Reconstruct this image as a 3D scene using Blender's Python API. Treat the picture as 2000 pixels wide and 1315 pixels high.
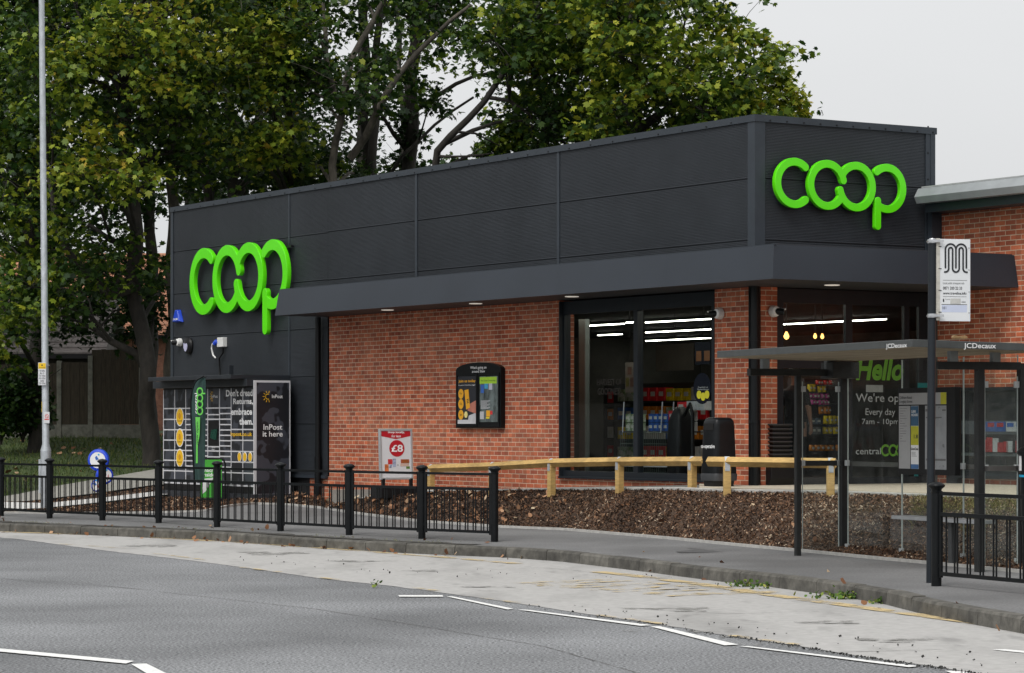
import bpy, math, random
import numpy as np
from mathutils import Vector, Matrix
R = math.radians
random.seed(7); rng = np.random.default_rng(7)
for o in list(bpy.data.objects): bpy.data.objects.remove(o)
scene = bpy.context.scene; COL = scene.collection
# ------------------------------------------------------------ camera, sky, sun, exposure
F = 5310.0; HY = 830.0; CX = 1000.0; CZ = 1.77      # focal length and horizon in pixels of the photograph, eye height
cam_d = bpy.data.cameras.new('camera'); cam = bpy.data.objects.new('camera', cam_d); COL.objects.link(cam)
cam.location = (0, 0, CZ); cam.rotation_euler = (R(90), 0, 0)
cam_d.sensor_width = 36; cam_d.lens = 36*F/2000; cam_d.shift_y = (HY-657.5)/2000
cam_d.clip_start = 0.5; cam_d.clip_end = 2000
scene.camera = cam
scene.view_settings.view_transform = 'Standard'; scene.view_settings.look = 'None'
scene.view_settings.gamma = 1; scene.view_settings.exposure = 0.0
SUN_EL, SUN_AZ = R(52), R(205)     # azimuth measured clockwise from +Y (view direction)
w = bpy.data.worlds.new('World'); scene.world = w; w.use_nodes = True
nt = w.node_tree; nt.nodes.clear()
sky = nt.nodes.new('ShaderNodeTexSky'); sky.sky_type = 'NISHITA'; sky.sun_disc = False
sky.sun_elevation = SUN_EL; sky.sun_rotation = SUN_AZ; sky.air_density = 1.6; sky.dust_density = 7; sky.ozone_density = 1.5; sky.altitude = 60
hs = nt.nodes.new('ShaderNodeHueSaturation'); hs.inputs['Saturation'].default_value = 0.08
mixc = nt.nodes.new('ShaderNodeMix'); mixc.data_type = 'RGBA'; mixc.inputs[0].default_value = 0.6
mixc.inputs[7].default_value = (9.3, 9.45, 9.62, 1)   # the even overcast layer
tc = nt.nodes.new('ShaderNodeTexCoord'); ns = nt.nodes.new('ShaderNodeTexNoise'); ns.inputs['Scale'].default_value = 2.2; ns.inputs['Detail'].default_value = 5
mpn = nt.nodes.new('ShaderNodeMapping'); mpn.inputs['Scale'].default_value = (1, 1, 3)
rmp = nt.nodes.new('ShaderNodeMapRange'); rmp.inputs[3].default_value = 0.90; rmp.inputs[4].default_value = 1.08
mul = nt.nodes.new('ShaderNodeMix'); mul.data_type = 'RGBA'; mul.blend_type = 'MULTIPLY'; mul.inputs[0].default_value = 1
bgn = nt.nodes.new('ShaderNodeBackground'); bgn.inputs['Strength'].default_value = 0.119
ow = nt.nodes.new('ShaderNodeOutputWorld'); L = nt.links.new
L(sky.outputs[0], hs.inputs['Color']); L(hs.outputs[0], mixc.inputs[6])
L(tc.outputs['Generated'], mpn.inputs[0]); L(mpn.outputs[0], ns.inputs['Vector']); L(ns.outputs[0], rmp.inputs[0])
L(mixc.outputs[2], mul.inputs[6]); L(rmp.outputs[0], mul.inputs[7]); L(mul.outputs[2], bgn.inputs['Color']); L(bgn.outputs[0], ow.inputs['Surface'])
sd = bpy.data.lights.new('sun', 'SUN'); sd.energy = 1.5; sd.angle = R(20); sd.color = (1, 0.97, 0.93)
sun = bpy.data.objects.new('sun', sd); COL.objects.link(sun)
sv = Vector((math.sin(SUN_AZ)*math.cos(SUN_EL), math.cos(SUN_AZ)*math.cos(SUN_EL), math.sin(SUN_EL)))
sun.rotation_euler = sv.to_track_quat('Z', 'Y').to_euler(); sun.location = (0, -10, 30)
scene.cycles.max_bounces = 8; scene.cycles.transparent_max_bounces = 24

# ------------------------------------------------------------ geometry helpers
def PH(px, py, z=0.0):
    d = F*(CZ-z)/(py-HY); return Vector(((px-CX)*d/F, d, z))
def PD(px, py, d): return Vector(((px-CX)*d/F, d, CZ+(HY-py)*d/F))
class Frame:
    def __init__(s, ox, oy, ex, z=0):
        l = math.hypot(*ex); s.O = (ox, oy); s.ex = (ex[0]/l, ex[1]/l); s.ey = (-s.ex[1], s.ex[0]); s.ang = math.atan2(s.ex[1], s.ex[0])
    def w(s, x, y, z=0): return Vector((s.O[0]+x*s.ex[0]+y*s.ey[0], s.O[1]+x*s.ex[1]+y*s.ey[1], z))
    def x(s, px, y=0):
        k = (px-CX)/F; return (k*s.O[1]-s.O[0]+y*(k*s.ey[1]-s.ey[0]))/(s.ex[0]-k*s.ex[1])
    def y(s, px, x=0):
        k = (px-CX)/F; return (k*s.O[1]-s.O[0]+x*(k*s.ex[1]-s.ex[0]))/(s.ey[0]-k*s.ey[1])
    def z(s, x, y, py): return CZ+(HY-py)*(s.w(x, y).y)/F
class MB:
    def __init__(s): s.v = []; s.f = []; s.m = []; s.mi = 0
    def poly(s, pts):
        n = len(s.v); s.v += [tuple(p) for p in pts]; s.f.append(tuple(range(n, n+len(pts)))); s.m.append(s.mi); return s
    def box(s, x0, x1, y0, y1, z0, z1):
        n = len(s.v)
        s.v += [(x, y, z) for z in (z0, z1) for y in (y0, y1) for x in (x0, x1)]
        for q in ((0, 2, 3, 1), (4, 5, 7, 6), (0, 1, 5, 4), (2, 6, 7, 3), (0, 4, 6, 2), (1, 3, 7, 5)):
            s.f.append(tuple(n+i for i in q)); s.m.append(s.mi)
        return s
    def rbox(s, x0, x1, y0, y1, z0, z1, r=0.02, k=3):   # box with rounded vertical edges
        pts = []
        for cx, cy, a0 in ((x1-r, y1-r, 0), (x0+r, y1-r, 90), (x0+r, y0+r, 180), (x1-r, y0+r, 270)):
            for i in range(k+1):
                a = R(a0+90*i/k); pts.append((cx+r*math.cos(a), cy+r*math.sin(a)))
        return s.prism(pts, z0, z1)
    def prism(s, pts, z0, z1, top=None):
        n = len(s.v); k = len(pts); tp = top or pts
        s.v += [(p[0], p[1], z0) for p in pts]+[(p[0], p[1], z1) for p in tp]
        s.f.append(tuple(n+i for i in reversed(range(k)))); s.m.append(s.mi)
        s.f.append(tuple(n+k+i for i in range(k))); s.m.append(s.mi)
        for i in range(k):
            j = (i+1) % k; s.f.append((n+i, n+j, n+k+j, n+k+i)); s.m.append(s.mi)
        return s
    def plate(s, pts, y0, y1):                          # outline in x,z pushed along y; front at y0
        n = len(s.v); k = len(pts)
        s.v += [(p[0], y0, p[1]) for p in pts]+[(p[0], y1, p[1]) for p in pts]
        s.f.append(tuple(n+i for i in range(k))); s.m.append(s.mi)
        s.f.append(tuple(n+k+i for i in reversed(range(k)))); s.m.append(s.mi)
        for i in range(k):
            j = (i+1) % k; s.f.append((n+i, n+k+i, n+k+j, n+j)); s.m.append(s.mi)
        return s
    def tube(s, pts, r, k=8, cap=True):
        pts = [Vector(p) for p in pts]; rs = r if isinstance(r, (list, tuple)) else [r]*len(pts)
        n = len(s.v); up = None
        for i, p in enumerate(pts):
            t = (pts[min(i+1, len(pts)-1)]-pts[max(i-1, 0)]).normalized()
            if up is None: up = t.orthogonal().normalized()
            up = (up-t*up.dot(t))
            if up.length < 1e-5: up = t.orthogonal()
            up.normalize(); b = t.cross(up)
            for j in range(k):
                a = 2*math.pi*j/k; s.v.append(tuple(p+(up*math.cos(a)+b*math.sin(a))*rs[i]))
        for i in range(len(pts)-1):
            for j in range(k):
                a = n+i*k+j; b_ = n+i*k+(j+1) % k; s.f.append((a, b_, b_+k, a+k)); s.m.append(s.mi)
        if cap:
            s.f.append(tuple(n+j for j in reversed(range(k)))); s.m.append(s.mi)
            e = n+(len(pts)-1)*k; s.f.append(tuple(e+j for j in range(k))); s.m.append(s.mi)
        return s
    def lathe(s, prof, k=20, cx=0, cy=0, axis='z'):     # prof: (r, h)
        n = len(s.v)
        for r, h in prof:
            for j in range(k):
                a = 2*math.pi*j/k; c, d = r*math.cos(a), r*math.sin(a)
                s.v.append((cx+c, cy+d, h) if axis == 'z' else ((c, h, d) if axis == 'y' else (h, c, d)))
        for i in range(len(prof)-1):
            for j in range(k):
                a = n+i*k+j; b = n+i*k+(j+1) % k; s.f.append((a, b, b+k, a+k)); s.m.append(s.mi)
        s.f.append(tuple(n+j for j in reversed(range(k)))); s.m.append(s.mi)
        e = n+(len(prof)-1)*k; s.f.append(tuple(e+j for j in range(k))); s.m.append(s.mi)
        return s
    def parts(s, name, mats, parent=None, **k):         # one object per connected piece
        par = list(range(len(s.v)))
        def fd(a):
            while par[a] != a: par[a] = par[par[a]]; a = par[a]
            return a
        for f in s.f:
            for b in f[1:]: par[fd(b)] = fd(f[0])
        gr = {}
        for f, mi in zip(s.f, s.m): gr.setdefault(fd(f[0]), []).append((f, mi))
        for fs in gr.values():
            q = MB(); mp = {}
            for f, mi in fs:
                for i in f:
                    if i not in mp: mp[i] = len(q.v); q.v.append(s.v[i])
                q.f.append(tuple(mp[i] for i in f)); q.m.append(mi)
            q.build(name, mats, parent, **k)
    def build(s, name, mats, parent=None, smooth=None, bevel=0, loc=None, rot=None):
        me = bpy.data.meshes.new(name); me.from_pydata(s.v, [], s.f)
        mats = mats if isinstance(mats, (list, tuple)) else [mats]
        for m in mats: me.materials.append(m)
        if len(mats) > 1: me.polygons.foreach_set('material_index', s.m)
        if smooth:
            me.polygons.foreach_set('use_smooth', [True]*len(me.polygons)); me.set_sharp_from_angle(angle=R(smooth))
        me.update(); o = bpy.data.objects.new(name, me); COL.objects.link(o)
        if parent: o.parent = parent
        if loc is not None: o.location = loc
        if rot is not None: o.rotation_euler = (0, 0, rot)
        if bevel:
            b = o.modifiers.new('bevel', 'BEVEL'); b.width = bevel; b.segments = 2; b.limit_method = 'ANGLE'
        return o
def tag(o, label=None, cat=None, group=None, kind=None):
    if label: o['label'] = label
    if cat: o['category'] = cat
    if group: o['group'] = group
    if kind: o['kind'] = kind
    return o
def thing(name, label, cat, loc=(0, 0, 0), rot=0, group=None):
    o = bpy.data.objects.new(name, None); COL.objects.link(o); o.location = loc; o.rotation_euler = (0, 0, rot); o.empty_display_size = .2
    return tag(o, label, cat, group)
def copy_tree(o, parent=None):
    c = o.copy(); COL.objects.link(c)
    if parent: c.parent = parent
    for ch in list(o.children): copy_tree(ch, c)
    return c
def np_mesh(name, V, k, mats, tint=None, parent=None):  # V: n*k vertices, one k-gon each
    n = len(V)//k; me = bpy.data.meshes.new(name)
    me.vertices.add(len(V)); me.vertices.foreach_set('co', np.asarray(V, dtype=np.float32).ravel())
    me.loops.add(len(V)); me.loops.foreach_set('vertex_index', np.arange(len(V), dtype=np.int32))
    me.polygons.add(n); me.polygons.foreach_set('loop_start', np.arange(0, n*k, k, dtype=np.int32))
    me.materials.append(mats); me.update(calc_edges=True); me.validate()
    if tint is not None:
        a = me.attributes.new('tint', 'FLOAT', 'FACE'); a.data.foreach_set('value', np.asarray(tint, dtype=np.float32))
    o = bpy.data.objects.new(name, me); COL.objects.link(o)
    if parent: o.parent = parent
    return o
def leaves(pos, size, T, upbias=0.6, droop=0.0):
    n = len(pos); T = np.asarray(T, dtype=float)
    nr = rng.normal(size=(n, 3)); nr[:, 2] = np.abs(nr[:, 2])+upbias; nr /= np.linalg.norm(nr, axis=1)[:, None]
    u = rng.normal(size=(n, 3)); u[:, 2] -= droop; u -= nr*(u*nr).sum(1)[:, None]; u /= np.linalg.norm(u, axis=1)[:, None]
    v = np.cross(nr, u); sz = size*(0.55+0.85*rng.random(n))
    V = pos[:, None, :]+sz[:, None, None]*(T[None, :, 0, None]*v[:, None, :]+T[None, :, 1, None]*u[:, None, :]+T[None, :, 2, None]*nr[:, None, :])
    return V.reshape(-1, 3)
MAPLE = [(0, 0, 0), (.28, -.02, -.03), (.5, .3, -.08), (.3, .38, 0), (.38, .72, -.08), (.14, .66, 0), (0, 1, -.12), (-.14, .66, 0), (-.38, .72, -.08), (-.3, .38, 0), (-.5, .3, -.08), (-.28, -.02, -.03)]
FALLEN = [(0, 0, 0), (.35, .2, .08), (.28, .7, .02), (0, 1, .1), (-.28, .7, .03), (-.35, .2, .1)]
CHIP = [(-.5, 0, 0), (.5, 0, 0), (.42, .3, .06), (-.45, .26, .04)]
BLADE = [(-.05, 0, 0), (.05, 0, 0), (0, 1, .15)]
def resample(pts, n):
    P = [Vector(p) for p in pts]; d = [0]
    for a, b in zip(P, P[1:]): d.append(d[-1]+(b-a).length)
    out = []
    for i in range(n):
        t = d[-1]*i/(n-1); j = max(k for k in range(len(d)) if d[k] <= t+1e-9); j = min(j, len(P)-2)
        out.append(P[j].lerp(P[j+1], (t-d[j])/max(d[j+1]-d[j], 1e-9)))
    return out
def hnoise(x, y, s):
    from mathutils import noise
    return noise.noise(Vector((x*s, y*s, 3.7)))
def loft(name, rows, nu, nv, mats, amp=0, ns_=1.0, bulge=0, kind='structure', smooth=True, edge0=True):
    rs = [resample(r, nu) for r in rows]; G = []
    for k in range(len(rs)-1):
        for j in range(nv+(k == len(rs)-2)):
            t = j/nv; row = []
            for a, b in zip(rs[k], rs[k+1]):
                p = a.lerp(b, t); e = math.sin(math.pi*t) if len(rs) == 2 else 1
                p.z += bulge*math.sin(math.pi*t)
                if amp: p.z += amp*e*(hnoise(p.x, p.y, ns_)+.5*hnoise(p.x, p.y, ns_*3.1))
                row.append(p)
            G.append(row)
    m = MB(); m.v = [tuple(p) for r in G for p in r]
    for j in range(len(G)-1):
        for i in range(nu-1):
            a = j*nu+i; m.f.append((a, a+1, a+nu+1, a+nu)); m.m.append(0)
    o = m.build(name, mats); me = o.data
    if me.polygons[0].normal.z < 0: me.flip_normals()
    if smooth: me.polygons.foreach_set('use_smooth', [True]*len(me.polygons))
    if kind: o['kind'] = kind
    o['grid'] = 0; del o['grid']
    return o, G
def scatter(G, n):
    """random points on a lofted grid"""
    A = np.array([[tuple(p) for p in r] for r in G]); nr, nc, _ = A.shape
    ar = np.linalg.norm(np.cross(A[1:, :-1]-A[:-1, :-1], A[:-1, 1:]-A[:-1, :-1]), axis=2).ravel(); ar /= ar.sum()
    idx = rng.choice(len(ar), n, p=ar); i, j = idx//(nc-1), idx % (nc-1); s, t = rng.random((n, 1)), rng.random((n, 1))
    return (A[i, j]*(1-s)+A[i+1, j]*s)*(1-t)+(A[i, j+1]*(1-s)+A[i+1, j+1]*s)*t
# ------------------------------------------------------------ materials
MC = {}
def mat(name, col, rough=.6, var=.12, scale=6, bump=0, metal=0, coat=0, emit=0, bscale=None, spec=.5, col2=None, detail=6, stretch=(1, 1, 1), lo=.35, hi=.65, bdist=.004):
    if name in MC: return MC[name]
    m = bpy.data.materials.new(name); m.use_nodes = True; t = m.node_tree; b = t.nodes['Principled BSDF']
    c1 = [max(0, c*(1-var)) for c in col]; c2 = list(col2) if col2 else [min(1, c*(1+var)) for c in col]
    co = t.nodes.new('ShaderNodeTexCoord'); mp = t.nodes.new('ShaderNodeMapping'); mp.inputs['Scale'].default_value = stretch
    n = t.nodes.new('ShaderNodeTexNoise'); n.inputs['Scale'].default_value = scale; n.inputs['Detail'].default_value = detail; n.inputs['Roughness'].default_value = .65
    r = t.nodes.new('ShaderNodeValToRGB'); r.color_ramp.elements[0].position = lo; r.color_ramp.elements[1].position = hi
    r.color_ramp.elements[0].color = (*c1, 1); r.color_ramp.elements[1].color = (*c2, 1)
    t.links.new(co.outputs['Object'], mp.inputs[0]); t.links.new(mp.outputs[0], n.inputs['Vector']); t.links.new(n.outputs[0], r.inputs[0]); t.links.new(r.outputs[0], b.inputs['Base Color'])
    b.inputs['Roughness'].default_value = rough; b.inputs['Metallic'].default_value = metal; b.inputs['Specular IOR Level'].default_value = spec
    if coat: b.inputs['Coat Weight'].default_value = coat; b.inputs['Coat Roughness'].default_value = .08
    if emit: t.links.new(r.outputs[0], b.inputs['Emission Color']); b.inputs['Emission Strength'].default_value = emit
    if bump:
        n2 = t.nodes.new('ShaderNodeTexNoise'); n2.inputs['Scale'].default_value = bscale or scale*4; n2.inputs['Detail'].default_value = 6
        bp = t.nodes.new('ShaderNodeBump'); bp.inputs['Strength'].default_value = bump; bp.inputs['Distance'].default_value = bdist
        t.links.new(mp.outputs[0], n2.inputs['Vector']); t.links.new(n2.outputs[0], bp.inputs['Height']); t.links.new(bp.outputs[0], b.inputs['Normal'])
    MC[name] = m; return m
def ramp_of(m):
    return [n for n in m.node_tree.nodes if n.type == 'VALTORGB'][0]
def mixrgb(t, a, b, fac, mode='MIX'):
    x = t.nodes.new('ShaderNodeMix'); x.data_type = 'RGBA'; x.blend_type = mode
    for s, i in ((a, 6), (b, 7), (fac, 0)):
        if isinstance(s, (int, float)): x.inputs[i].default_value = s
        elif isinstance(s, tuple): x.inputs[i].default_value = (*s, 1)
        else: t.links.new(s, x.inputs[i])
    return x.outputs[2]
def brick_mat(name, axis, c1, c2, mort, ox=0, oz=0):
    m = bpy.data.materials.new(name); m.use_nodes = True; t = m.node_tree; b = t.nodes['Principled BSDF']
    co = t.nodes.new('ShaderNodeTexCoord'); sp = t.nodes.new('ShaderNodeSeparateXYZ'); cb = t.nodes.new('ShaderNodeCombineXYZ')
    t.links.new(co.outputs['Object'], sp.inputs[0]); t.links.new(sp.outputs[axis], cb.inputs[0]); t.links.new(sp.outputs['Z'], cb.inputs[1])
    mp = t.nodes.new('ShaderNodeMapping'); mp.inputs['Location'].default_value = (ox, oz, 0); t.links.new(cb.outputs[0], mp.inputs[0])
    br = t.nodes.new('ShaderNodeTexBrick'); br.inputs['Scale'].default_value = 1; br.inputs['Brick Width'].default_value = .225; br.inputs['Row Height'].default_value = .075
    br.inputs['Mortar Size'].default_value = .0072; br.inputs['Mortar Smooth'].default_value = .25; br.inputs['Bias'].default_value = -.1
    br.inputs['Color1'].default_value = (*c1, 1); br.inputs['Color2'].default_value = (*c2, 1); br.inputs['Mortar'].default_value = (*mort, 1)
    t.links.new(mp.outputs[0], br.inputs['Vector'])
    n = t.nodes.new('ShaderNodeTexNoise'); n.inputs['Scale'].default_value = 25; n.inputs['Detail'].default_value = 5; t.links.new(mp.outputs[0], n.inputs['Vector'])
    mr = t.nodes.new('ShaderNodeMapRange'); mr.inputs[3].default_value = .72; mr.inputs[4].default_value = 1.28; t.links.new(n.outputs[0], mr.inputs[0])
    n2 = t.nodes.new('ShaderNodeTexNoise'); n2.inputs['Scale'].default_value = 1.1; n2.inputs['Detail'].default_value = 4; t.links.new(mp.outputs[0], n2.inputs['Vector'])
    mr2 = t.nodes.new('ShaderNodeMapRange'); mr2.inputs[1].default_value = .35; mr2.inputs[2].default_value = .75; mr2.inputs[3].default_value = 0; mr2.inputs[4].default_value = .25; t.links.new(n2.outputs[0], mr2.inputs[0])
    # the odd dark-blue and orange burnt bricks, by brick cell
    v = t.nodes.new('ShaderNodeTexWhiteNoise'); v.noise_dimensions = '2D'
    fl = t.nodes.new('ShaderNodeVectorMath'); fl.operation = 'DIVIDE'; fl.inputs[1].default_value = (.1125, .075, 1); t.links.new(mp.outputs[0], fl.inputs[0])
    f2 = t.nodes.new('ShaderNodeVectorMath'); f2.operation = 'FLOOR'; t.links.new(fl.outputs[0], f2.inputs[0]); t.links.new(f2.outputs[0], v.inputs['Vector'])
    c = mixrgb(t, br.outputs['Color'], mr.outputs[0], 1.0, 'MULTIPLY')
    pl = t.nodes.new('ShaderNodeMapRange'); pl.inputs[3].default_value = .76; pl.inputs[4].default_value = 1.22; t.links.new(v.outputs['Value'], pl.inputs[0])
    c = mixrgb(t, c, pl.outputs[0], 1.0, 'MULTIPLY')
    c = mixrgb(t, c, (mort[0]*.85, mort[1]*.7, mort[2]*.65), mr2.outputs[0])
    t.links.new(c, b.inputs['Base Color']); b.inputs['Roughness'].default_value = .85; b.inputs['Specular IOR Level'].default_value = .25
    iv = t.nodes.new('ShaderNodeMath'); iv.operation = 'SUBTRACT'; iv.inputs[0].default_value = 1; t.links.new(br.outputs['Fac'], iv.inputs[1])
    bp = t.nodes.new('ShaderNodeBump'); bp.inputs['Strength'].default_value = .7; bp.inputs['Distance'].default_value = .006; t.links.new(iv.outputs[0], bp.inputs['Height']); t.links.new(bp.outputs[0], b.inputs['Normal'])
    MC[name] = m; return m
def tint_mat(name, stops, rough=.55, trans=0.0, spec=.35):
    m = bpy.data.materials.new(name); m.use_nodes = True; t = m.node_tree; b = t.nodes['Principled BSDF']
    a = t.nodes.new('ShaderNodeAttribute'); a.attribute_name = 'tint'; r = t.nodes.new('ShaderNodeValToRGB')
    while len(r.color_ramp.elements) < len(stops): r.color_ramp.elements.new(.5)
    for e, (p, c) in zip(r.color_ramp.elements, stops): e.position = p; e.color = (*c, 1)
    t.links.new(a.outputs['Fac'], r.inputs[0]); t.links.new(r.outputs[0], b.inputs['Base Color']); b.inputs['Roughness'].default_value = rough; b.inputs['Specular IOR Level'].default_value = spec
    if trans:
        tr = t.nodes.new('ShaderNodeBsdfTranslucent'); t.links.new(r.outputs[0], tr.inputs[0]); mx = t.nodes.new('ShaderNodeMixShader'); mx.inputs[0].default_value = trans
        t.links.new(b.outputs[0], mx.inputs[1]); t.links.new(tr.outputs[0], mx.inputs[2]); t.links.new(mx.outputs[0], t.nodes['Material Output'].inputs[0])
    MC[name] = m; return m
def glass_mat(name, tintc=(1, 1, 1), dirt=0.0, ior=1.5, dcol=(.6, .6, .58)):
    m = bpy.data.materials.new(name); m.use_nodes = True; t = m.node_tree; t.nodes.remove(t.nodes['Principled BSDF'])
    tr = t.nodes.new('ShaderNodeBsdfTransparent'); tr.inputs[0].default_value = (*tintc, 1); gl = t.nodes.new('ShaderNodeBsdfGlossy'); gl.inputs['Roughness'].default_value = .02
    fr = t.nodes.new('ShaderNodeFresnel'); fr.inputs[0].default_value = ior; mx = t.nodes.new('ShaderNodeMixShader')
    gm = t.nodes.new('ShaderNodeNewGeometry'); mm = t.nodes.new('ShaderNodeMath'); mm.operation = 'SUBTRACT'; mm.use_clamp = True; t.links.new(fr.outputs[0], mm.inputs[0]); t.links.new(gm.outputs['Backfacing'], mm.inputs[1])
    t.links.new(mm.outputs[0], mx.inputs[0]); t.links.new(tr.outputs[0], mx.inputs[1]); t.links.new(gl.outputs[0], mx.inputs[2]); last = mx.outputs[0]
    if dirt:
        df = t.nodes.new('ShaderNodeBsdfDiffuse'); df.inputs[0].default_value = (*dcol, 1); co = t.nodes.new('ShaderNodeTexCoord')
        n = t.nodes.new('ShaderNodeTexNoise'); n.inputs['Scale'].default_value = 5; n.inputs['Detail'].default_value = 8; n.inputs['Roughness'].default_value = .75; t.links.new(co.outputs['Object'], n.inputs['Vector'])
        mr = t.nodes.new('ShaderNodeMapRange'); mr.inputs[1].default_value = .35; mr.inputs[2].default_value = .8; mr.inputs[4].default_value = dirt; t.links.new(n.outputs[0], mr.inputs[0])
        m2 = t.nodes.new('ShaderNodeMixShader'); t.links.new(mr.outputs[0], m2.inputs[0]); t.links.new(last, m2.inputs[1]); t.links.new(df.outputs[0], m2.inputs[2]); last = m2.outputs[0]
    t.links.new(last, t.nodes['Material Output'].inputs[0]); MC[name] = m; return m
def worn_mat(name, col, keep=.5, scale=5):
    m = mat(name, col, .8, .12, 30); t = m.node_tree; b = t.nodes['Principled BSDF']
    co = t.nodes.new('ShaderNodeTexCoord'); n = t.nodes.new('ShaderNodeTexNoise'); n.inputs['Scale'].default_value = scale; n.inputs['Detail'].default_value = 9; n.inputs['Roughness'].default_value = .7
    t.links.new(co.outputs['Object'], n.inputs['Vector']); mr = t.nodes.new('ShaderNodeMapRange'); mr.inputs[1].default_value = .52-keep*.25; mr.inputs[2].default_value = .66-keep*.25
    t.links.new(n.outputs[0], mr.inputs[0]); t.links.new(mr.outputs[0], b.inputs['Alpha']); return m
# text
def text_mesh(body, bold=0.0, shear=0.0, align='LEFT', spacing=1.0, line=1.0):
    c = bpy.data.curves.new('lettering', 'FONT'); c.body = body; c.offset = bold; c.shear = shear; c.align_x = align; c.resolution_u = 3; c.space_character = spacing; c.space_line = line
    o = bpy.data.objects.new('tmp', c); COL.objects.link(o); bpy.context.view_layer.update()
    me = bpy.data.meshes.new_from_object(o.evaluated_get(bpy.context.evaluated_depsgraph_get())); bpy.data.objects.remove(o); bpy.data.curves.remove(c); return me
def text(body, x0, x1, z0, z1, y, m, parent, bold=0.0, shear=0.0, align='LEFT', line=1.0, name='lettering', face='-y', vertical=False, spacing=1.0):
    me = text_mesh(body, bold, shear, align, spacing, line); n = len(me.vertices); co = np.zeros(n*3); me.vertices.foreach_get('co', co); co = co.reshape(-1, 3)
    if vertical: co = np.stack([-co[:, 1], co[:, 0], co[:, 2]], 1)
    mn, mx = co.min(0), co.max(0); a = (co[:, 0]-mn[0])/(mx[0]-mn[0]); b = (co[:, 1]-mn[1])/(mx[1]-mn[1])
    if face == '-y': out = np.stack([x0+a*(x1-x0), np.full(n, y), z0+b*(z1-z0)], 1)
    elif face == '+x': out = np.stack([np.full(n, y), x0+a*(x1-x0), z0+b*(z1-z0)], 1)
    elif face == 'ground': out = np.stack([x0+a*(x1-x0), z0+b*(z1-z0), np.full(n, y)], 1)
    me.vertices.foreach_set('co', out.ravel()); me.materials.clear(); me.materials.append(m); me.update()
    o = bpy.data.objects.new(name, me); COL.objects.link(o); o.parent = parent; return o
# strokes -> solid letters (distance field of rounded strokes, outline by marching squares)
def arc(cx, cy, r, a0, a1, n=40): return [(cx+r*math.cos(R(a0+(a1-a0)*i/n)), cy+r*math.sin(R(a0+(a1-a0)*i/n))) for i in range(n+1)]
def stroke_solid(name, strokes, half, scale, depth, m, parent, loc, bevel=.0, face='-y', res=.03, sx=1.0, flatcap=False):
    P = np.array([p for s in strokes for p in s]); lo = P.min(0)-half*2.2; hi = P.max(0)+half*2.2
    xs = np.arange(lo[0], hi[0], res); ys = np.arange(lo[1], hi[1], res); X, Y = np.meshgrid(xs, ys, indexing='ij'); D = np.full(X.shape, 9.0)
    for s in strokes:
        for (ax_, ay_), (bx_, by_) in zip(s, s[1:]):
            dx, dy = bx_-ax_, by_-ay_; l2 = dx*dx+dy*dy+1e-12; t = np.clip(((X-ax_)*dx+(Y-ay_)*dy)/l2, 0, 1)
            D = np.minimum(D, np.hypot(X-ax_-t*dx, Y-ay_-t*dy))
    D = D-half; nxt = {}; inside = D < 0
    def ip(i, j, k, l):
        a, b = D[i, j], D[k, l]; t = a/(a-b); return (xs[i]+(xs[k]-xs[i])*t, ys[j]+(ys[l]-ys[j])*t)
    ii, jj = np.where(~((inside[:-1, :-1] == inside[1:, :-1]) & (inside[:-1, :-1] == inside[:-1, 1:]) & (inside[:-1, :-1] == inside[1:, 1:])))
    for i, j in zip(ii, jj):
        c = [(i, j), (i+1, j), (i+1, j+1), (i, j+1)]; inn = [inside[q] for q in c]; cr = []
        for e in range(4):
            a, b = c[e], c[(e+1) % 4]
            if inside[a] != inside[b]: cr.append((tuple(sorted((a, b))), ip(*min(a, b), *max(a, b)), inside[a]))
        outs = [q for q in cr if q[2]]; ins_ = [q for q in cr if not q[2]]
        for o_, n_ in zip(outs, ins_): nxt[o_[0]] = (n_[0], o_[1])
    loops = []; seen = set()
    for k0 in list(nxt):
        if k0 in seen: continue
        lp = []; k = k0
        while k not in seen and k in nxt: seen.add(k); lp.append(nxt[k][1]); k = nxt[k][0]
        if len(lp) > 8: loops.append(lp)
    cu = bpy.data.curves.new('letters', 'CURVE'); cu.dimensions = '2D'; cu.fill_mode = 'BOTH'; cu.extrude = depth/2-bevel; cu.bevel_depth = bevel; cu.bevel_resolution = 2
    for lp in loops:
        sp = cu.splines.new('POLY'); sp.points.add(len(lp)-1); sp.use_cyclic_u = True
        for q, p in zip(sp.points, lp): q.co = (p[0]*scale*sx, p[1]*scale, 0, 1)
    o = bpy.data.objects.new('tmp', cu); COL.objects.link(o); bpy.context.view_layer.update()
    me = bpy.data.meshes.new_from_object(o.evaluated_get(bpy.context.evaluated_depsgraph_get())); bpy.data.objects.remove(o); bpy.data.curves.remove(cu)
    me.transform(Matrix.Rotation(R(90), 4, 'X'))
    if face == '+x': me.transform(Matrix.Rotation(R(90), 4, 'Z'))
    me.materials.clear(); me.materials.append(m)
    ob = bpy.data.objects.new(name, me); COL.objects.link(ob); ob.parent = parent; ob.location = loc; return ob
COOP = [arc(0, 0, 1, 50, 310), arc(1.96, 0, 1, 15, 331), arc(3.71, 0, 1, 151, -168), arc(5.6, 0, 1, 129, -125), [(5.03, -.62), (5.03, -1.83)]]

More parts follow.
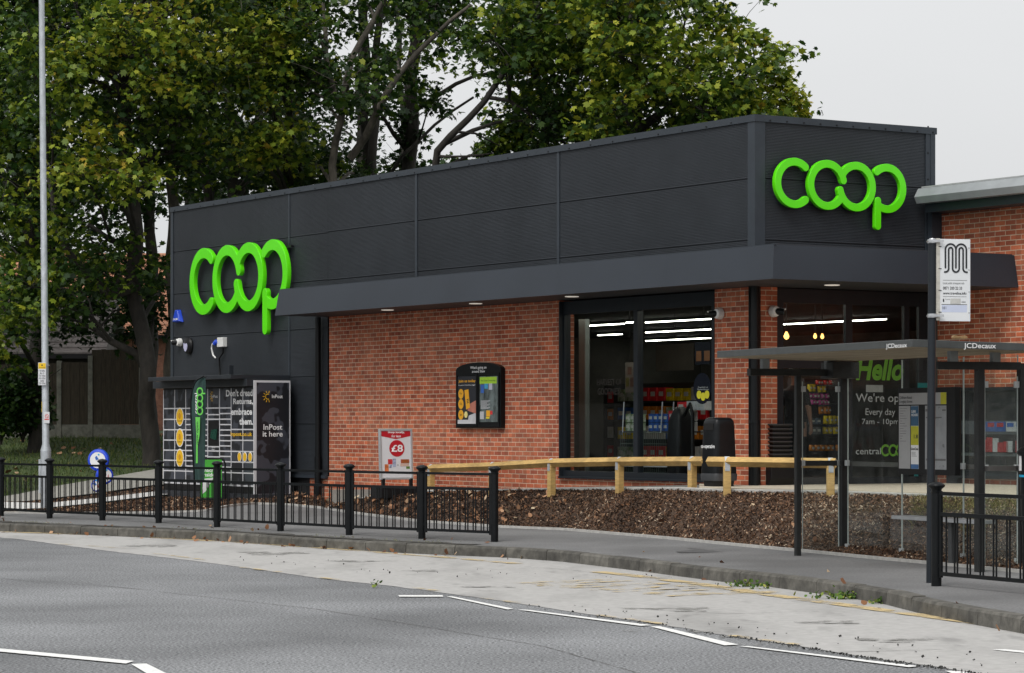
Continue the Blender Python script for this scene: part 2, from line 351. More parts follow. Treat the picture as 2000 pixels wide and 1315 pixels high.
# ------------------------------------------------------------ shared materials
def blotch(m, scale, lo, hi, stretch=(1, 1, 1), amount=(.75, 1.1)):
    t = m.node_tree; b = t.nodes['Principled BSDF']; src = b.inputs['Base Color'].links[0].from_socket
    n = t.nodes.new('ShaderNodeTexNoise'); n.inputs['Scale'].default_value = scale; n.inputs['Detail'].default_value = 6; c = t.nodes.new('ShaderNodeTexCoord'); mp = t.nodes.new('ShaderNodeMapping'); mp.inputs['Scale'].default_value = stretch
    t.links.new(c.outputs['Object'], mp.inputs[0]); t.links.new(mp.outputs[0], n.inputs['Vector']); q = t.nodes.new('ShaderNodeMapRange'); q.inputs[1].default_value = lo; q.inputs[2].default_value = hi; q.inputs[3].default_value, q.inputs[4].default_value = amount
    t.links.new(n.outputs[0], q.inputs[0]); t.links.new(mixrgb(t, src, q.outputs[0], 1.0, 'MULTIPLY'), b.inputs['Base Color'])
asphalt = mat('road asphalt', (.175, .18, .187), .9, .2, 42, .3, bscale=90, detail=10, spec=.2, lo=.3, hi=.7)
t_ = asphalt.node_tree; r_ = ramp_of(asphalt); r_.color_ramp.elements[0].color = (.075, .078, .082, 1); r_.color_ramp.elements[1].color = (.36, .367, .375, 1); r_.color_ramp.elements[0].position = .40; r_.color_ramp.elements[1].position = .62
n_ = t_.nodes.new('ShaderNodeTexNoise'); n_.inputs['Scale'].default_value = .35; n_.inputs['Detail'].default_value = 5
c_ = t_.nodes.new('ShaderNodeTexCoord'); t_.links.new(c_.outputs['Object'], n_.inputs['Vector']); m_ = t_.nodes.new('ShaderNodeMapRange'); m_.inputs[1].default_value = .3; m_.inputs[2].default_value = .7; m_.inputs[3].default_value = .68; m_.inputs[4].default_value = 1.22; t_.links.new(n_.outputs[0], m_.inputs[0])
t_.links.new(mixrgb(t_, r_.outputs[0], m_.outputs[0], 1.0, 'MULTIPLY'), t_.nodes['Principled BSDF'].inputs['Base Color'])
pave = mat('pavement asphalt', (.17, .17, .17), .9, .22, 40, .35, bscale=90, spec=.2); blotch(pave, .5, .35, .65, amount=(.8, 1.15))
concrete_road = mat('layby concrete', (.385, .378, .365), .9, .1, 9, .25, bscale=60, spec=.2); blotch(concrete_road, .9, .3, .5, (1, .35, 1), (.8, 1.06)); blotch(concrete_road, 3.5, .28, .40, (1, .3, 1), (.78, 1.0))
kerb_m = mat('kerb concrete', (.095, .09, .078), .9, .35, 8, .5, bscale=50); blotch(kerb_m, 3, .35, .6, amount=(.7, 1.1))
pale_conc = mat('pale concrete', (.42, .41, .385), .85, .15, 10, .3, bscale=60)
slab_m = mat('cream paving', (.52, .46, .36), .8, .07, 6, .1)
clad = mat('anthracite cladding', (.034, .039, .046), .5, .1, 1.5, .35, spec=.3, bscale=1.1, bdist=.03); blotch(clad, .5, .3, .7, (1, 1, .35), (.85, 1.15))
trim_m = mat('anthracite trim', (.032, .04, .05), .45, .1, 3, spec=.35)
fascia_m = mat('canopy fascia', (.024, .030, .040), .42, .1, 60, .03, spec=.3); blotch(fascia_m, .8, .3, .7, amount=(.9, 1.1))
frame_m = mat('dark window frame', (.014, .018, .023), .4, .1, 3, spec=.3)
black_m = mat('black gloss paint', (.006, .007, .008), .32, .2, 12, .05, spec=.22)
black_p = mat('black plastic', (.009, .009, .010), .38, .15, 8, spec=.25)
soffit_m = mat('soffit', (.03, .032, .035), .6)
green_m = mat('sign green', (.12, .80, .006), .3, .03, 3, coat=.3, spec=.3)
white_m = mat('white print', (.8, .8, .8), .5, .03)
white_pl = mat('white plastic', (.72, .72, .7), .4, .05)
galv = mat('galvanised steel', (.46, .49, .52), .45, .16, 14, .1, metal=.35, stretch=(1, 1, .5))
steel = mat('brushed steel', (.55, .56, .58), .35, .1, 20, metal=.8)
timber = mat('pine timber', (.52, .34, .12), .7, .18, 9, .15, stretch=(1, 1, 6)); blotch(timber, 2.2, .35, .65, amount=(.75, 1.12))
brick_x = brick_mat('red brick x', 'X', (.50, .13, .058), (.27, .062, .035), (.56, .42, .31), .05, .018)
brick_y = brick_mat('red brick y', 'Y', (.50, .13, .058), (.27, .062, .035), (.56, .42, .31), .02, .018)
glass = glass_mat('shop glass', (.86, .89, .89), ior=1.38); sglass = glass_mat('shelter glass', (.95, .97, .96), .07, ior=1.42)
grey_roof = mat('grey shelter fascia', (.055, .06, .06), .5, .12, 8)
# ============================================================ THE SETTING: ground
th = math.atan2(3327, 5310)
B = Frame(475/F*39.5, 39.5, (math.sin(th), -math.cos(th)))      # shop frame: x along the long front, y into the shop
FL = CZ-.88; SOF = CZ+2.01; TOP = CZ+4.51
PZ = CZ-1.63                                                   # pavement level 0.14
def struct(o, name=None): o['kind'] = 'structure'; return o
m = MB().poly([(-160, -60, 0), (160, -60, 0), (160, 47, 0), (-160, 47, 0)]); struct(m.build('road', asphalt))
m = MB().poly([(-900, 40, -.05), (900, 40, -.05), (900, 1200, -.05), (-900, 1200, -.05)]); m.poly([(-900, -900, -.04), (900, -900, -.04), (900, -60, -.04), (-900, -60, -.04)])
grass_far = mat('far ground grass', (.035, .055, .012), .9, .3, .6, .4, bscale=12)
struct(m.build('ground', grass_far))
kpx = [(-1400, 975), (-420, 998), (-200, 1008), (0, 1022), (200, 1030), (400, 1038), (600, 1051), (800, 1062), (925, 1067), (1000, 1070), (1100, 1077), (1250, 1094), (1400, 1112), (1500, 1122), (1650, 1141), (1725, 1153), (1800, 1171), (1900, 1190), (2000, 1207), (2150, 1236), (2400, 1290), (3300, 1500)]
kpts = [PH(x, y, PZ) for x, y in kpx]
def offs(P, d):
    out = []
    for i, p in enumerate(P):
        t = P[min(i+1, len(P)-1)]-P[max(i-1, 0)]; t.z = 0; t.normalize(); out.append(p+Vector((-t.y, t.x, 0))*d)
    return out
kr = resample(kpts, 600); tot = sum((b-a).length for a, b in zip(kr, kr[1:])); ns_st = int(tot/.915)
kk = resample(kpts, ns_st*4+1); kb = offs(kk, .15)
if (kb[0]-kk[0]).y < 0: kb = offs(kk, -.15)
m = MB()
for s in range(ns_st):
    ids = range(s*4, s*4+5); dz = random.uniform(-.006, .006); g = .006
    fr = [kk[i].copy() for i in ids]; bk = [kb[i].copy() for i in ids]
    fr[0] = fr[0].lerp(fr[1], .03); fr[-1] = fr[-1].lerp(fr[-2], .03); bk[0] = bk[0].lerp(bk[1], .03); bk[-1] = bk[-1].lerp(bk[-2], .03)
    n = len(m.v)
    for a, b in zip(fr, bk):
        d = (b-a).normalized()
        m.v += [(a.x, a.y, -.05), (a.x+d.x*.01, a.y+d.y*.01, PZ-.022+dz), (a.x+d.x*.03, a.y+d.y*.03, PZ+dz+.002), (b.x, b.y, PZ+dz+.004), (b.x, b.y, -.05)]
    for q in range(4):
        for e in range(4):
            a = n+q*5+e; m.f.append((a, a+5, a+6, a+1)); m.m.append(0)
    m.f.append((n, n+1, n+2, n+3, n+4)); m.m.append(0); e = n+20; m.f.append((e+4, e+3, e+2, e+1, e)); m.m.append(0)
ko = struct(m.build('kerb', kerb_m))
# per-stone tone
t = kerb_m.node_tree; gi = t.nodes.new('ShaderNodeNewGeometry'); mr = t.nodes.new('ShaderNodeMapRange'); mr.inputs[3].default_value = .8; mr.inputs[4].default_value = 1.25
t.links.new(gi.outputs['Random Per Island'], mr.inputs[0]); bc = t.nodes['Principled BSDF'].inputs['Base Color']; t.links.new(mixrgb(t, bc.links[0].from_socket, mr.outputs[0], 1.0, 'MULTIPLY'), bc)
# pavement back line: (px, py, height below eye)
bpx = [(-1400, 965, 1.60), (-420, 985, 1.60), (-200, 993, 1.60), (0, 1003, 1.60), (200, 1004, 1.58), (330, 1002, 1.56), (400, 1000, 1.54), (450, 990, 1.48), (500, 985, 1.46), (560, 987, 1.48), (620, 993, 1.50), (700, 1005, 1.54), (820, 1020, 1.58), (980, 1031, 1.60), (1100, 1036, 1.60), (1300, 1053, 1.60), (1440, 1067, 1.60), (1560, 1078, 1.60), (1700, 1092, 1.60), (1830, 1104, 1.60), (2000, 1120, 1.60), (2200, 1145, 1.60), (2500, 1190, 1.60), (3600, 1320, 1.60)]
bpts = [PH(x, y, CZ-h) for x, y, h in bpx]
kback = [p+Vector((0, 0, .0)) for p in kb]
loft('pavement', [kback, bpts], 220, 14, pave, .006, .9)
# thin pale edging along the back of the pavement
e1 = resample(bpts, 300); e2 = offs(e1, .06)
if (e2[10]-e1[10]).y < 0: e2 = offs(e1, -.06)
m = MB(); n = 300
for a, b in zip(e1, e2): m.v += [(a.x, a.y, a.z-.1), (a.x, a.y, a.z+.035), (b.x, b.y, b.z+.035), (b.x, b.y, b.z-.1)]
for i in range(n-1):
    for e in range(3): m.f.append((i*4+e, i*4+4+e, i*4+5+e, i*4+1+e)); m.m.append(0)
struct(m.build('edging', pale_conc))
# layby of concrete between kerb and carriageway
lpx = [(-1400, 992), (-420, 1022), (-100, 1040), (0, 1050), (50, 1055), (215, 1077), (350, 1092), (465, 1107), (625, 1130), (800, 1149), (1000, 1177), (1150, 1200), (1275, 1217), (1425, 1242), (1550, 1260), (1700, 1285), (1850, 1305), (2000, 1330), (2300, 1385), (3300, 1640)]
lay = [PH(x, y, .004) for x, y in lpx]
def jag(P, n, a):
    Q = resample(P, n)
    for q in Q: q.y += hnoise(q.x, q.y, 5)*a
    return Q
kfront = [Vector((p.x, p.y, .004)) for p in offs(kk, .004)]
loft('concrete_layby', [jag(lay, 500, .10), resample(kfront, 500)], 500, 3, concrete_road)
# second strip of dark joint between them is the ragged edge; paint
paint = mat('white road paint', (.78, .78, .76), .7, .1, 25); blotch(paint, 14, .25, .45, amount=(.72, 1.0))
wn = [[(778, 1162.5), (864, 1162.5), (866, 1165.5), (780, 1165.5)], [(872, 1165), (884, 1165), (1003, 1189), (992, 1190.5)], [(1010, 1190.5), (1030, 1191), (1272, 1221), (1252, 1222.5)], [(1270, 1223.5), (1290, 1223.5), (1442, 1259), (1415, 1260.5)],
      [(1444, 1262), (1462, 1262), (1795, 1301), (1775, 1303)], [(-60, 1261), (-60, 1267), (246, 1296), (262, 1291)], [(256, 1297), (286, 1296), (345, 1325), (318, 1334)], [(1846, 1310), (1880, 1311), (1960, 1330), (1910, 1335)], [(1938, 1269), (1962, 1268), (2030, 1274), (2020, 1277)], [(-500, 1225), (-500, 1229), (-90, 1262), (-70, 1256)], [(330, 1338), (372, 1338), (1200, 1465), (1130, 1475)]]
for q in wn: struct(MB().poly([PH(x, y, .010) for x, y in q]).build('road_marking', paint))
yellow = worn_mat('worn yellow paint', (.54, .42, .22), .42, 2.2); yellow2 = worn_mat('very worn yellow paint', (.54, .43, .24), .24, 3.0)
def strip(pts, wd, mt, z=.011):
    P = resample([PH(x, y, z) for x, y in pts], 80); Q = offs(P, wd); m = MB()
    for a, b in zip(P, Q): m.v += [tuple(a), tuple(b)]
    for i in range(79): m.f.append((2*i, 2*i+2, 2*i+3, 2*i+1)); m.m.append(0)
    struct(m.build('road_marking', mt))
strip([(-100, 1036), (215, 1046), (500, 1062), (650, 1073), (850, 1088), (1000, 1101)], .18, yellow)
strip([(1150, 1117), (1200, 1122), (1350, 1141), (1500, 1164), (1625, 1181), (1800, 1205), (1925, 1222), (2000, 1231)], .22, yellow)
for q in ([(110, 1062), (240, 1071)], [(290, 1080), (400, 1094)], [(465, 1108), (540, 1117)], [(610, 1127), (680, 1135)], [(800, 1147), (850, 1154)], [(935, 1168), (1040, 1182)], [(1160, 1201), (1290, 1219)], [(1420, 1241), (1550, 1259)]): strip(q, .09, yellow2, .012)
# worn BUS STOP lettering painted on the layby
Lp = PH(985, 1139, .012); Lq = PH(1400, 1172, .012)
mk = thing('road_lettering', 'worn yellow letters painted on the pale concrete layby', 'road marking', (Lp.x, Lp.y, 0), math.atan2(Lq.y-Lp.y, Lq.x-Lp.x)); mk['kind'] = 'structure'
del mk['category']
text('BUS STOP', 0, (Lq-Lp).length*.86, .0, 1.5, .012, yellow2, mk, bold=.03, face='ground')
# stains, tar patches, slab joints, cracks and a darker pavement patch
dark_st = worn_mat('dark stain', (.24, .235, .22), .3, 5); tar = worn_mat('tar seam', (.11, .105, .10), .55, 4)
def blob(px, py, rx, ry, z, mt, n=22, name='road_stain'):
    P = []
    for i in range(n):
        a = 2*math.pi*i/n; k = 1+.3*math.sin(3*a+px)+.18*math.sin(7*a+py); P.append(PH(px+rx*k*math.cos(a), py+ry*k*math.sin(a), z))
    struct(MB().poly(P).build(name, mt))
for i, (px, py, rx, ry) in enumerate(((530, 1081, 60, 3.5), (822, 1115, 42, 1.6), (1330, 1190, 60, 4), (1372, 1233.5, 26, 2.2), (1428, 1243, 30, 2.4), (1235, 1232, 18, 1.5), (1468, 1258, 22, 2.2), (1240, 1188, 30, 1.2), (700, 1096, 60, 1.5), (1620, 1215, 60, 3), (1750, 1250, 70, 4), (960, 1146, 50, 1.6), (300, 1066, 50, 2))): blob(px, py, rx, ry, .0075+.0003*i, dark_st)
def seam(pts, wd, mt, z):
    P = resample([PH(x, y, z) for x, y in pts], 60)
    for q in P: q.x += .012*hnoise(q.x, q.y, 2.2)
    Q = offs(P, wd); m = MB()
    for i, (a, b) in enumerate(zip(P, Q)): m.v += [tuple(a), tuple(a.lerp(b, .5+.5*abs(hnoise(a.x, a.y, 3))))]
    for i in range(59): m.f.append((2*i, 2*i+2, 2*i+3, 2*i+1)); m.m.append(0)
    struct(m.build('road_seam', mt))
for k, pts in enumerate((((-60, 1122), (60, 1136), (300, 1152)), ((-60, 1128), (150, 1138), (620, 1190), (1060, 1262), (1300, 1330)), ((1290, 1192), (1420, 1199), (1600, 1194)), ((960, 1113), (1060, 1109), (1200, 1122)), ((1500, 1278), (1640, 1274), (1850, 1268)))): seam(pts, .02, tar, .0066 if k > 1 else .0035)
lanem = mat('patched pavement asphalt', (.085, .085, .085), .9, .2, 40, .3)
blob(1440, 1072, 115, 7, PZ+.02, lanem, 30, 'pavement_patch')
# black trench scars and loose grit on the layby
grit = tint_mat('grit', [(0, (.02, .02, .02)), (1, (.09, .09, .085))], .9)
def on_quad(pxs, n, z):
    P = [PH(x, y, z) for x, y in pxs]; out = []
    for _ in range(n):
        a, b = random.random(), random.random(); out.append(tuple((P[0].lerp(P[1], a)).lerp(P[3].lerp(P[2], a), b)))
    return np.array(out)
pos = np.concatenate([on_quad([(1100, 1180), (2050, 1290), (2050, 1320), (1150, 1200)], 60, .012)]+[on_quad([(a[0], a[1]), (b[0], b[1]), (b[0], b[1]+5), (a[0], a[1]+4)], k, .012) for a, b, k in zip(lpx[10:], lpx[11:], (10, 20, 30, 55, 90, 110, 40, 20))]+[on_quad([(200, 1070), (1400, 1130), (1500, 1150), (700, 1120)], 60, .012)])
V = leaves(pos, .017, [(-.5, 0, 0), (.5, 0, 0), (.5, .6, .5), (-.5, .6, .5)], 1.0); tag(np_mesh('grit', V, 4, grit, rng.random(len(pos))), kind='stuff', label='dark loose grit scattered along the layby edge')

# ------------------------------------------------------------ mulch beds, slab, grass
mulch_m = mat('bark mulch', (.075, .045, .028), .95, .4, 30, .8, bscale=45); blotch(mulch_m, .8, .35, .65, amount=(.7, 1.3))
# cream slab in front of the entrance, kerbed
sl = [PH(1366, 951.5, FL), PH(1420, 953.5, FL), PH(1560, 955, FL), PH(1640, 956.5, FL), PH(1765, 961, FL), PH(2000, 969, FL), PH(2400, 986, FL), PH(3600, 1025, FL)]
bk_ = [B.w(B.x(1366, .0), 0.0, FL), B.w(0, 0, FL), B.w(0, 1.2, FL), B.w(0, 3.45, FL), B.w(3, 3.45, FL), B.w(6, 3.45, FL), B.w(12, 3.45, FL), B.w(17, 3.45, FL)]
m = MB(); n = len(sl)
for a, b in zip(sl, bk_): m.v += [(a.x, a.y, FL-.6), (a.x, a.y, FL), (b.x, b.y, FL)]
for i in range(n-1):
    for e in range(2): m.f.append((i*3+e, i*3+3+e, i*3+4+e, i*3+1+e)); m.m.append(0)
m.f.append((0, 1, 2)); m.m.append(0)
struct(m.build('entrance_paving', slab_m))
# grey kerb strip in front of the slab and along the brick wall
front_line = [PH(x, y, CZ-h) for x, y, h in ((640, 961, 1.19), (760, 958, 1.13), (980, 955, 1.06), (1100, 952.5, 1.0), (1230, 952, .95), (1310, 951.5, .91))]+[Vector((p.x, p.y-.14, FL-.012)) for p in sl]
front_line[0].z -= .25
fl = resample(front_line, 160); fb = offs(fl, .13)
if (fb[50]-fl[50]).y < 0: fb = offs(fl, -.13)
m = MB()
for a, b in zip(fl, fb): m.v += [(a.x, a.y, a.z-.5), (a.x, a.y, a.z-.01), (a.x+(b.x-a.x)*.1, a.y+(b.y-a.y)*.1, a.z), (b.x, b.y, a.z), (b.x, b.y, a.z-.5)]
for i in range(159):
    for e in range(4): m.f.append((i*5+e, i*5+5+e, i*5+6+e, i*5+1+e)); m.m.append(0)
struct(m.build('slab_kerb', pale_conc))
gravel_m = mat('grey gravel', (.16, .155, .14), .95, .4, 60, .8, bscale=90)
gb = [B.w(B.x(px, 0), .05, z) for px, z in ((640, CZ-1.2), (760, CZ-1.15), (980, CZ-1.07), (1100, CZ-1.0), (1230, CZ-.95), (1380, FL-.01))]
loft('gravel_strip', [[Vector((p.x, p.y, p.z-.03)) for p in fb[:70]], gb], 60, 2, gravel_m, .004, 2)
# main mulch bank from pavement up to the slab kerb
top_m = [Vector((p.x, p.y, p.z-.045)) for p in fl]
tl = [B.w(B.x(565, -.3), -.25, CZ-1.32)]+top_m
ib = next(i for i, q in enumerate(bpx) if q[0] == 560)
bot_m = [Vector((p.x, p.y, p.z+.01)) for p in offs(bpts, .06 if (offs(bpts, .06)[5]-bpts[5]).y > 0 else -.06)[ib:]]
mo, MG = loft('mulch_bed', [bot_m, tl], 260, 26, mulch_m, .08, 1.1, bulge=.10)
chipm = tint_mat('bark chips', [(0, (.018, .011, .008)), (.4, (.07, .036, .020)), (.7, (.17, .088, .048)), (.92, (.33, .2, .12)), (1, (.55, .44, .32))], .9)
leafm = tint_mat('dry leaves', [(0, (.08, .035, .02)), (.5, (.24, .11, .05)), (.8, (.40, .23, .13)), (1, (.52, .42, .28))], .8)
pos = scatter(MG, 110000); pos[:, 2] += .012
fade = np.clip((pos[:, 0]+.5)/4.2, 0, 1.15)
V = leaves(pos, .042, CHIP, .3); tag(np_mesh('bark_chips', V, 4, chipm, np.clip(rng.random(len(pos))**(2.2-1.0*fade)+.16*fade*rng.random(len(pos))+.28*np.array([hnoise(p[0], p[1], .9) for p in pos])-.03, 0, 1)), kind='stuff', label='brown bark chips covering the planting bank by the pavement')
pl = scatter(MG, 6500); keep = rng.random(len(pl)) < np.clip(1.0-(pl[:, 0]+2.4)/3.4, .03, 1); pl = pl[keep]; pl[:, 2] += .03
V = leaves(pl, .08, FALLEN, .4); tag(np_mesh('fallen_leaves', V, 6, leafm, rng.random(len(pl))), kind='stuff', label='dry brown leaves lying on the bark mulch')
# yellowish grass patch at the right end of the bank
# left part: pavement edge -> bed -> white edging -> bed -> paver path -> grass
A0 = bpts[:5]
def P3(l): return [PD(x, y, d) for x, y, d in l]
def PZH(l): return [PD(x, HY+h*F/d, d) for x, d, h in l]
r0 = [p+Vector((0, .06, .01)) for p in bpts[:6]]
r1 = PZH([(-1400, 64.5, 1.58), (-420, 56.5, 1.58), (-200, 53.8, 1.58)])+P3([(60, 1000, 51.2), (180, 988, 52.4), (320, 971, 54.0), (440, 965, 54.2), (560, 965, 51.4)])
r0b = [p+Vector((0, .06, .01)) for p in bpts[:10]]
lo1, G1 = loft('mulch_bed', [r0b, r1], 120, 6, mulch_m, .02, 2)
r2 = [Vector((p.x, p.y+(1.5 if 2 < i < 6 else .5), p.z+.12)) for i, p in enumerate(r1)]
we, _ = loft('edging', [[Vector((p.x, p.y, p.z+.05)) for p in r1], r2], 60, 1, mat('white stone edging', (.6, .59, .57), .8, .08, 8, .1))
r2b = [Vector((p.x, p.y, p.z-.04)) for p in r2]
r3 = PZH([(-1400, 67, 1.52), (-420, 59, 1.52), (-200, 56.5, 1.54)])+P3([(40, 984, 54.6), (180, 968, 56.0), (300, 951, 57.5), (345, 948, 58), (500, 945, 56), (562, 945, 53)])
lo2, G2 = loft('mulch_bed', [r2b, r3], 120, 6, mulch_m, .02, 2)
r4 = PZH([(-1400, 70, 1.48), (-420, 62, 1.48), (-200, 60, 1.5)])+P3([(10, 972, 58), (100, 951, 59.5), (200, 934, 60.6), (300, 917, 61.8), (350, 909, 62.5), (430, 900, 66), (560, 900, 66)])
loft('path', [[Vector((p.x, p.y, p.z+.04)) for p in r3[:7]]+[r3[7]+Vector((0, .6, 0))], r4[:9]], 100, 3, mat('paver path', (.3, .29, .26), .85, .2, 12, .3))
grass_m = mat('grass', (.035, .065, .012), .9, .35, 8, .6, bscale=60, col2=(.06, .085, .02)); blotch(grass_m, .6, .4, .6, amount=(.7, 1.2))
r5 = P3([(-1700, 860, 78), (-600, 860, 72), (-200, 858, 70), (40, 852, 70), (180, 848, 70.5), (300, 850, 71), (345, 850, 71.5), (430, 850, 72), (560, 850, 72)])
go, GG = loft('grass_bank', [r4, r5], 120, 16, grass_m, .05, .8)
r6 = [Vector((p.x*2.2-3, 220, 2.0)) for p in r5]
loft('ground', [[Vector((p.x, p.y-.02, p.z)) for p in r5], r6], 40, 10, grass_far, .0, .1)
r7 = [Vector((p.x-60, p.y-3, p.z)) for p in (r4[0], r5[0])]
MB().poly([tuple(r4[0]), tuple(r5[0]), (-200, 75, 1.4), (-200, 50, .2)]).build('grass_bank', grass_m)['kind'] = 'structure'
bl_m = tint_mat('grass blades', [(0, (.02, .045, .008)), (.6, (.05, .09, .015)), (1, (.13, .13, .03))], .8)
pg = scatter(GG, 26000)
u = rng.normal(size=(len(pg), 3))*.35; u[:, 2] = 1; u /= np.linalg.norm(u, axis=1)[:, None]; s_ = rng.normal(size=(len(pg), 3)); s_[:, 2] = 0; s_ /= np.linalg.norm(s_, axis=1)[:, None]
hh = (.05+.09*rng.random(len(pg)))[:, None]; V = np.stack([pg-s_*.012, pg+s_*.012, pg+u*hh], 1).reshape(-1, 3)
tag(np_mesh('grass_blades', V, 3, bl_m, rng.random(len(pg))), kind='stuff', label='short dark grass growing on the shaded bank')
pos = np.concatenate([scatter(G1, 14000), scatter(G2, 5000)]); pos[:, 2] += .01
V = leaves(pos, .06, CHIP, .3); tag(np_mesh('bark_chips', V, 4, chipm, np.clip(rng.random(len(pos))**1.3, 0, 1)), kind='stuff', label='reddish bark chips in the beds by the parcel locker')
pl = np.concatenate([scatter(GG, 260)]); pl[:, 2] += .05
V = leaves(pl, .13, FALLEN, .4); tag(np_mesh('fallen_leaves', V, 6, leafm, rng.random(len(pl))), kind='stuff', label='scattered brown leaves on the shaded grass bank')
# yellow-green turf at the right-hand end of the mulch bank
yg = tint_mat('turf tufts', [(0, (.06, .06, .015)), (.6, (.16, .15, .03)), (1, (.4, .36, .15))], .8)
pa = scatter(MG, 260000); sel = (pa[:, 0]/pa[:, 1]*F+CX > 1780) & (pa[:, 2] > FL-.34+.1*np.sin(pa[:, 0]*9)); pa = pa[sel]
V = leaves(pa, .075, BLADE, .1); tag(np_mesh('turf_tufts', V, 3, yg, rng.random(len(pa))), kind='stuff', label='yellowish thin turf at the top of the bank behind the shelter')
# leaves and moss in the gutter and pavement edge, weeds at the kerb
def along(P, a, b, n, off, jit, z):
    out = []; Q = resample(P, 400)
    for _ in range(n):
        i = int(random.uniform(a, b)*398); q = Q[i]; d = (Q[i+1]-q).normalized(); nn = Vector((-d.y, d.x, 0)); nn = nn if nn.y > 0 else -nn; out.append(tuple(Vector((q.x, q.y, z))+nn*(off+random.gauss(0, jit))))
    return np.array(out)
pos = np.concatenate([along(kk, .1, .62, 110, -.12, .07, .02), along(kk, .62, .95, 8, -.12, .08, .02), along(kk, .1, .6, 45, .5, .3, PZ+.02), along(kk, .6, .9, 8, .5, .3, PZ+.02)])
V = leaves(pos, .075, FALLEN, .5); tag(np_mesh('fallen_leaves', V, 6, leafm, rng.random(len(pos))), kind='stuff', label='dry leaves blown along the kerb and pavement')
mossm = tint_mat('moss', [(0, (.04, .035, .015)), (.6, (.12, .13, .03)), (1, (.3, .3, .08))], .9)
dirtm = mat('dirt on pavement edge', (.05, .047, .04), .95, .4, 12, .7, bscale=40)
kd = resample(kb, 400); kd2 = offs(kd, .42); kd2 = kd2 if kd2[9].y > kd[9].y else offs(kd, -.42)
for i, q in enumerate(kd2):
    s = .35+.65*abs(hnoise(q.x*1.0, q.y, 1.7))*1.6; kd2[i] = kd[i].lerp(q, min(1, s))
s0, s1 = 0, 235
loft('dirt_strip', [[Vector((p.x, p.y, PZ+.009)) for p in kd[s0:s1]], [Vector((p.x, p.y, PZ+.009)) for p in kd2[s0:s1]]], 300, 2, dirtm)
loft('dirt_strip', [[Vector((p.x, p.y, PZ+.009)) for p in kd[335:]], [Vector((p.x, p.y, PZ+.009)) for p in kd2[335:]]], 100, 2, dirtm)
pos = np.concatenate([along(kb, .05, .58, 2600, .22, .1, PZ+.015), along(kb, .84, 1, 900, .25, .12, PZ+.015)])
cl = np.array([hnoise(p[0], p[1], 1.3) for p in pos]); pos = pos[cl > .05]
V = leaves(pos, .04, BLADE+[], .2); tag(np_mesh('moss', V, 3, mossm, rng.random(len(pos))), kind='stuff', label='moss and dry weeds along the pavement edge')
weedm = tint_mat('weed leaves', [(0, (.03, .07, .012)), (.7, (.09, .17, .02)), (1, (.3, .3, .06))], .7)
for (px, py, n, sp, lb) in ((1452, 1145, 60, .10, 'small green weed at the foot of the kerb'), (1490, 1149, 30, .05, 'tiny green weed at the kerb beside a larger one'), (1665, 1169, 220, .2, 'leafy green weed clump growing along the kerb base'), (1725, 1178, 60, .07, 'low weed right of the leafy clump at the kerb'), (733, 1147, 16, .03, 'small tuft of grass in the seam of the road')):
    c = PH(px, py, .01); q = rng.normal(size=(n, 3))*[sp, .05, .0]; q[:, 2] = np.abs(rng.normal(size=n))*.03
    V = leaves(q, .042, FALLEN, .1); o = thing('weed', lb, 'weed', c); np_mesh('foliage', V, 6, weedm, rng.random(n), o)
# ============================================================ THE SHOP
shop = thing('shop_building', 'low convenience shop with dark ribbed cladding, red brick walls and wraparound canopy', 'building', (B.O[0], B.O[1], 0), B.ang)
xL = B.x(335); PIT = .0224; PAN = .895
xb0, xb1 = B.x(643, .02), B.x(1093, .02)
def ribs(m, a0, a1, z0, z1, face, off=0.0):
    """ribbed sheet between a0..a1 (x on the long front, y on the end), profile stepping up z"""
    prof = []; z = z0; jz = [CZ+.9*0+k*PAN for k in range(-2, 6)]
    while z < z1:
        nj = [j for j in jz if z-PIT*.5 <= j < z+PIT*.5]
        if nj: prof += [(z, 0), (z+.001, .022), (z+.015, .022), (z+.016, 0)]
        else: prof += [(z, 0), (z+.012, 0), (z+.015, .007), (z+.0195, .007)]
        z += PIT
    prof.append((z1, 0)); n = len(m.v)
    for z, d in prof:
        if face == 'A': m.v += [(a0, off+d, z), (a1, off+d, z)]
        else: m.v += [(-off-d, a0, z), (-off-d, a1, z)]
    for i in range(len(prof)-1): m.f.append((n+2*i, n+2*i+1, n+2*i+3, n+2*i+2)); m.m.append(0)
j1, j2, j3 = B.x(565), B.x(813.5), B.x(1091)
m = MB(); zc = SOF+.05
ribs(m, xL, j1, CZ-1.0, TOP-.02, 'A'); ribs(m, j1, xb0-.02, CZ-1.0, TOP-.02, 'A'); ribs(m, xb0-.02, j2, zc, TOP-.02, 'A'); ribs(m, j2, j3, zc, TOP-.02, 'A'); ribs(m, j3, -.02, zc, TOP-.02, 'A')
m.build('cladding_panel', clad, shop)
m = MB(); ribs(m, .02, 3.38, zc, TOP-.02, 'B'); m.build('cladding_panel', clad, shop)
m = MB()   # trims: vertical covers, corner, coping
for j in (j2, j3): m.box(j-.035, j+.035, -.012, .0-.002, zc, TOP-.1)
m.box(j1-.03, j1+.03, -.010, -.002, CZ-.94, TOP-.1)
m.box(-.16, .016, -.016, -.003, zc, TOP-.10); m.box(.003, .016, -.003, .17, zc, TOP-.10)
m.box(xL-.02, xL+.10, -.014, -.003, CZ-1.0, TOP-.10); m.box(xL-.02, xL-.003, -.003, 3.4, CZ-1.2, TOP-.1); m.box(xL-.02, xL-.003, 3.401, 12, CZ-1.2, CZ+3.5)
m.box(.003, .018, 3.22, 3.40, zc, TOP-.1); m.box(.019, .026, 3.31, 3.40, zc, TOP-.1)
m.parts('trim', trim_m, shop)
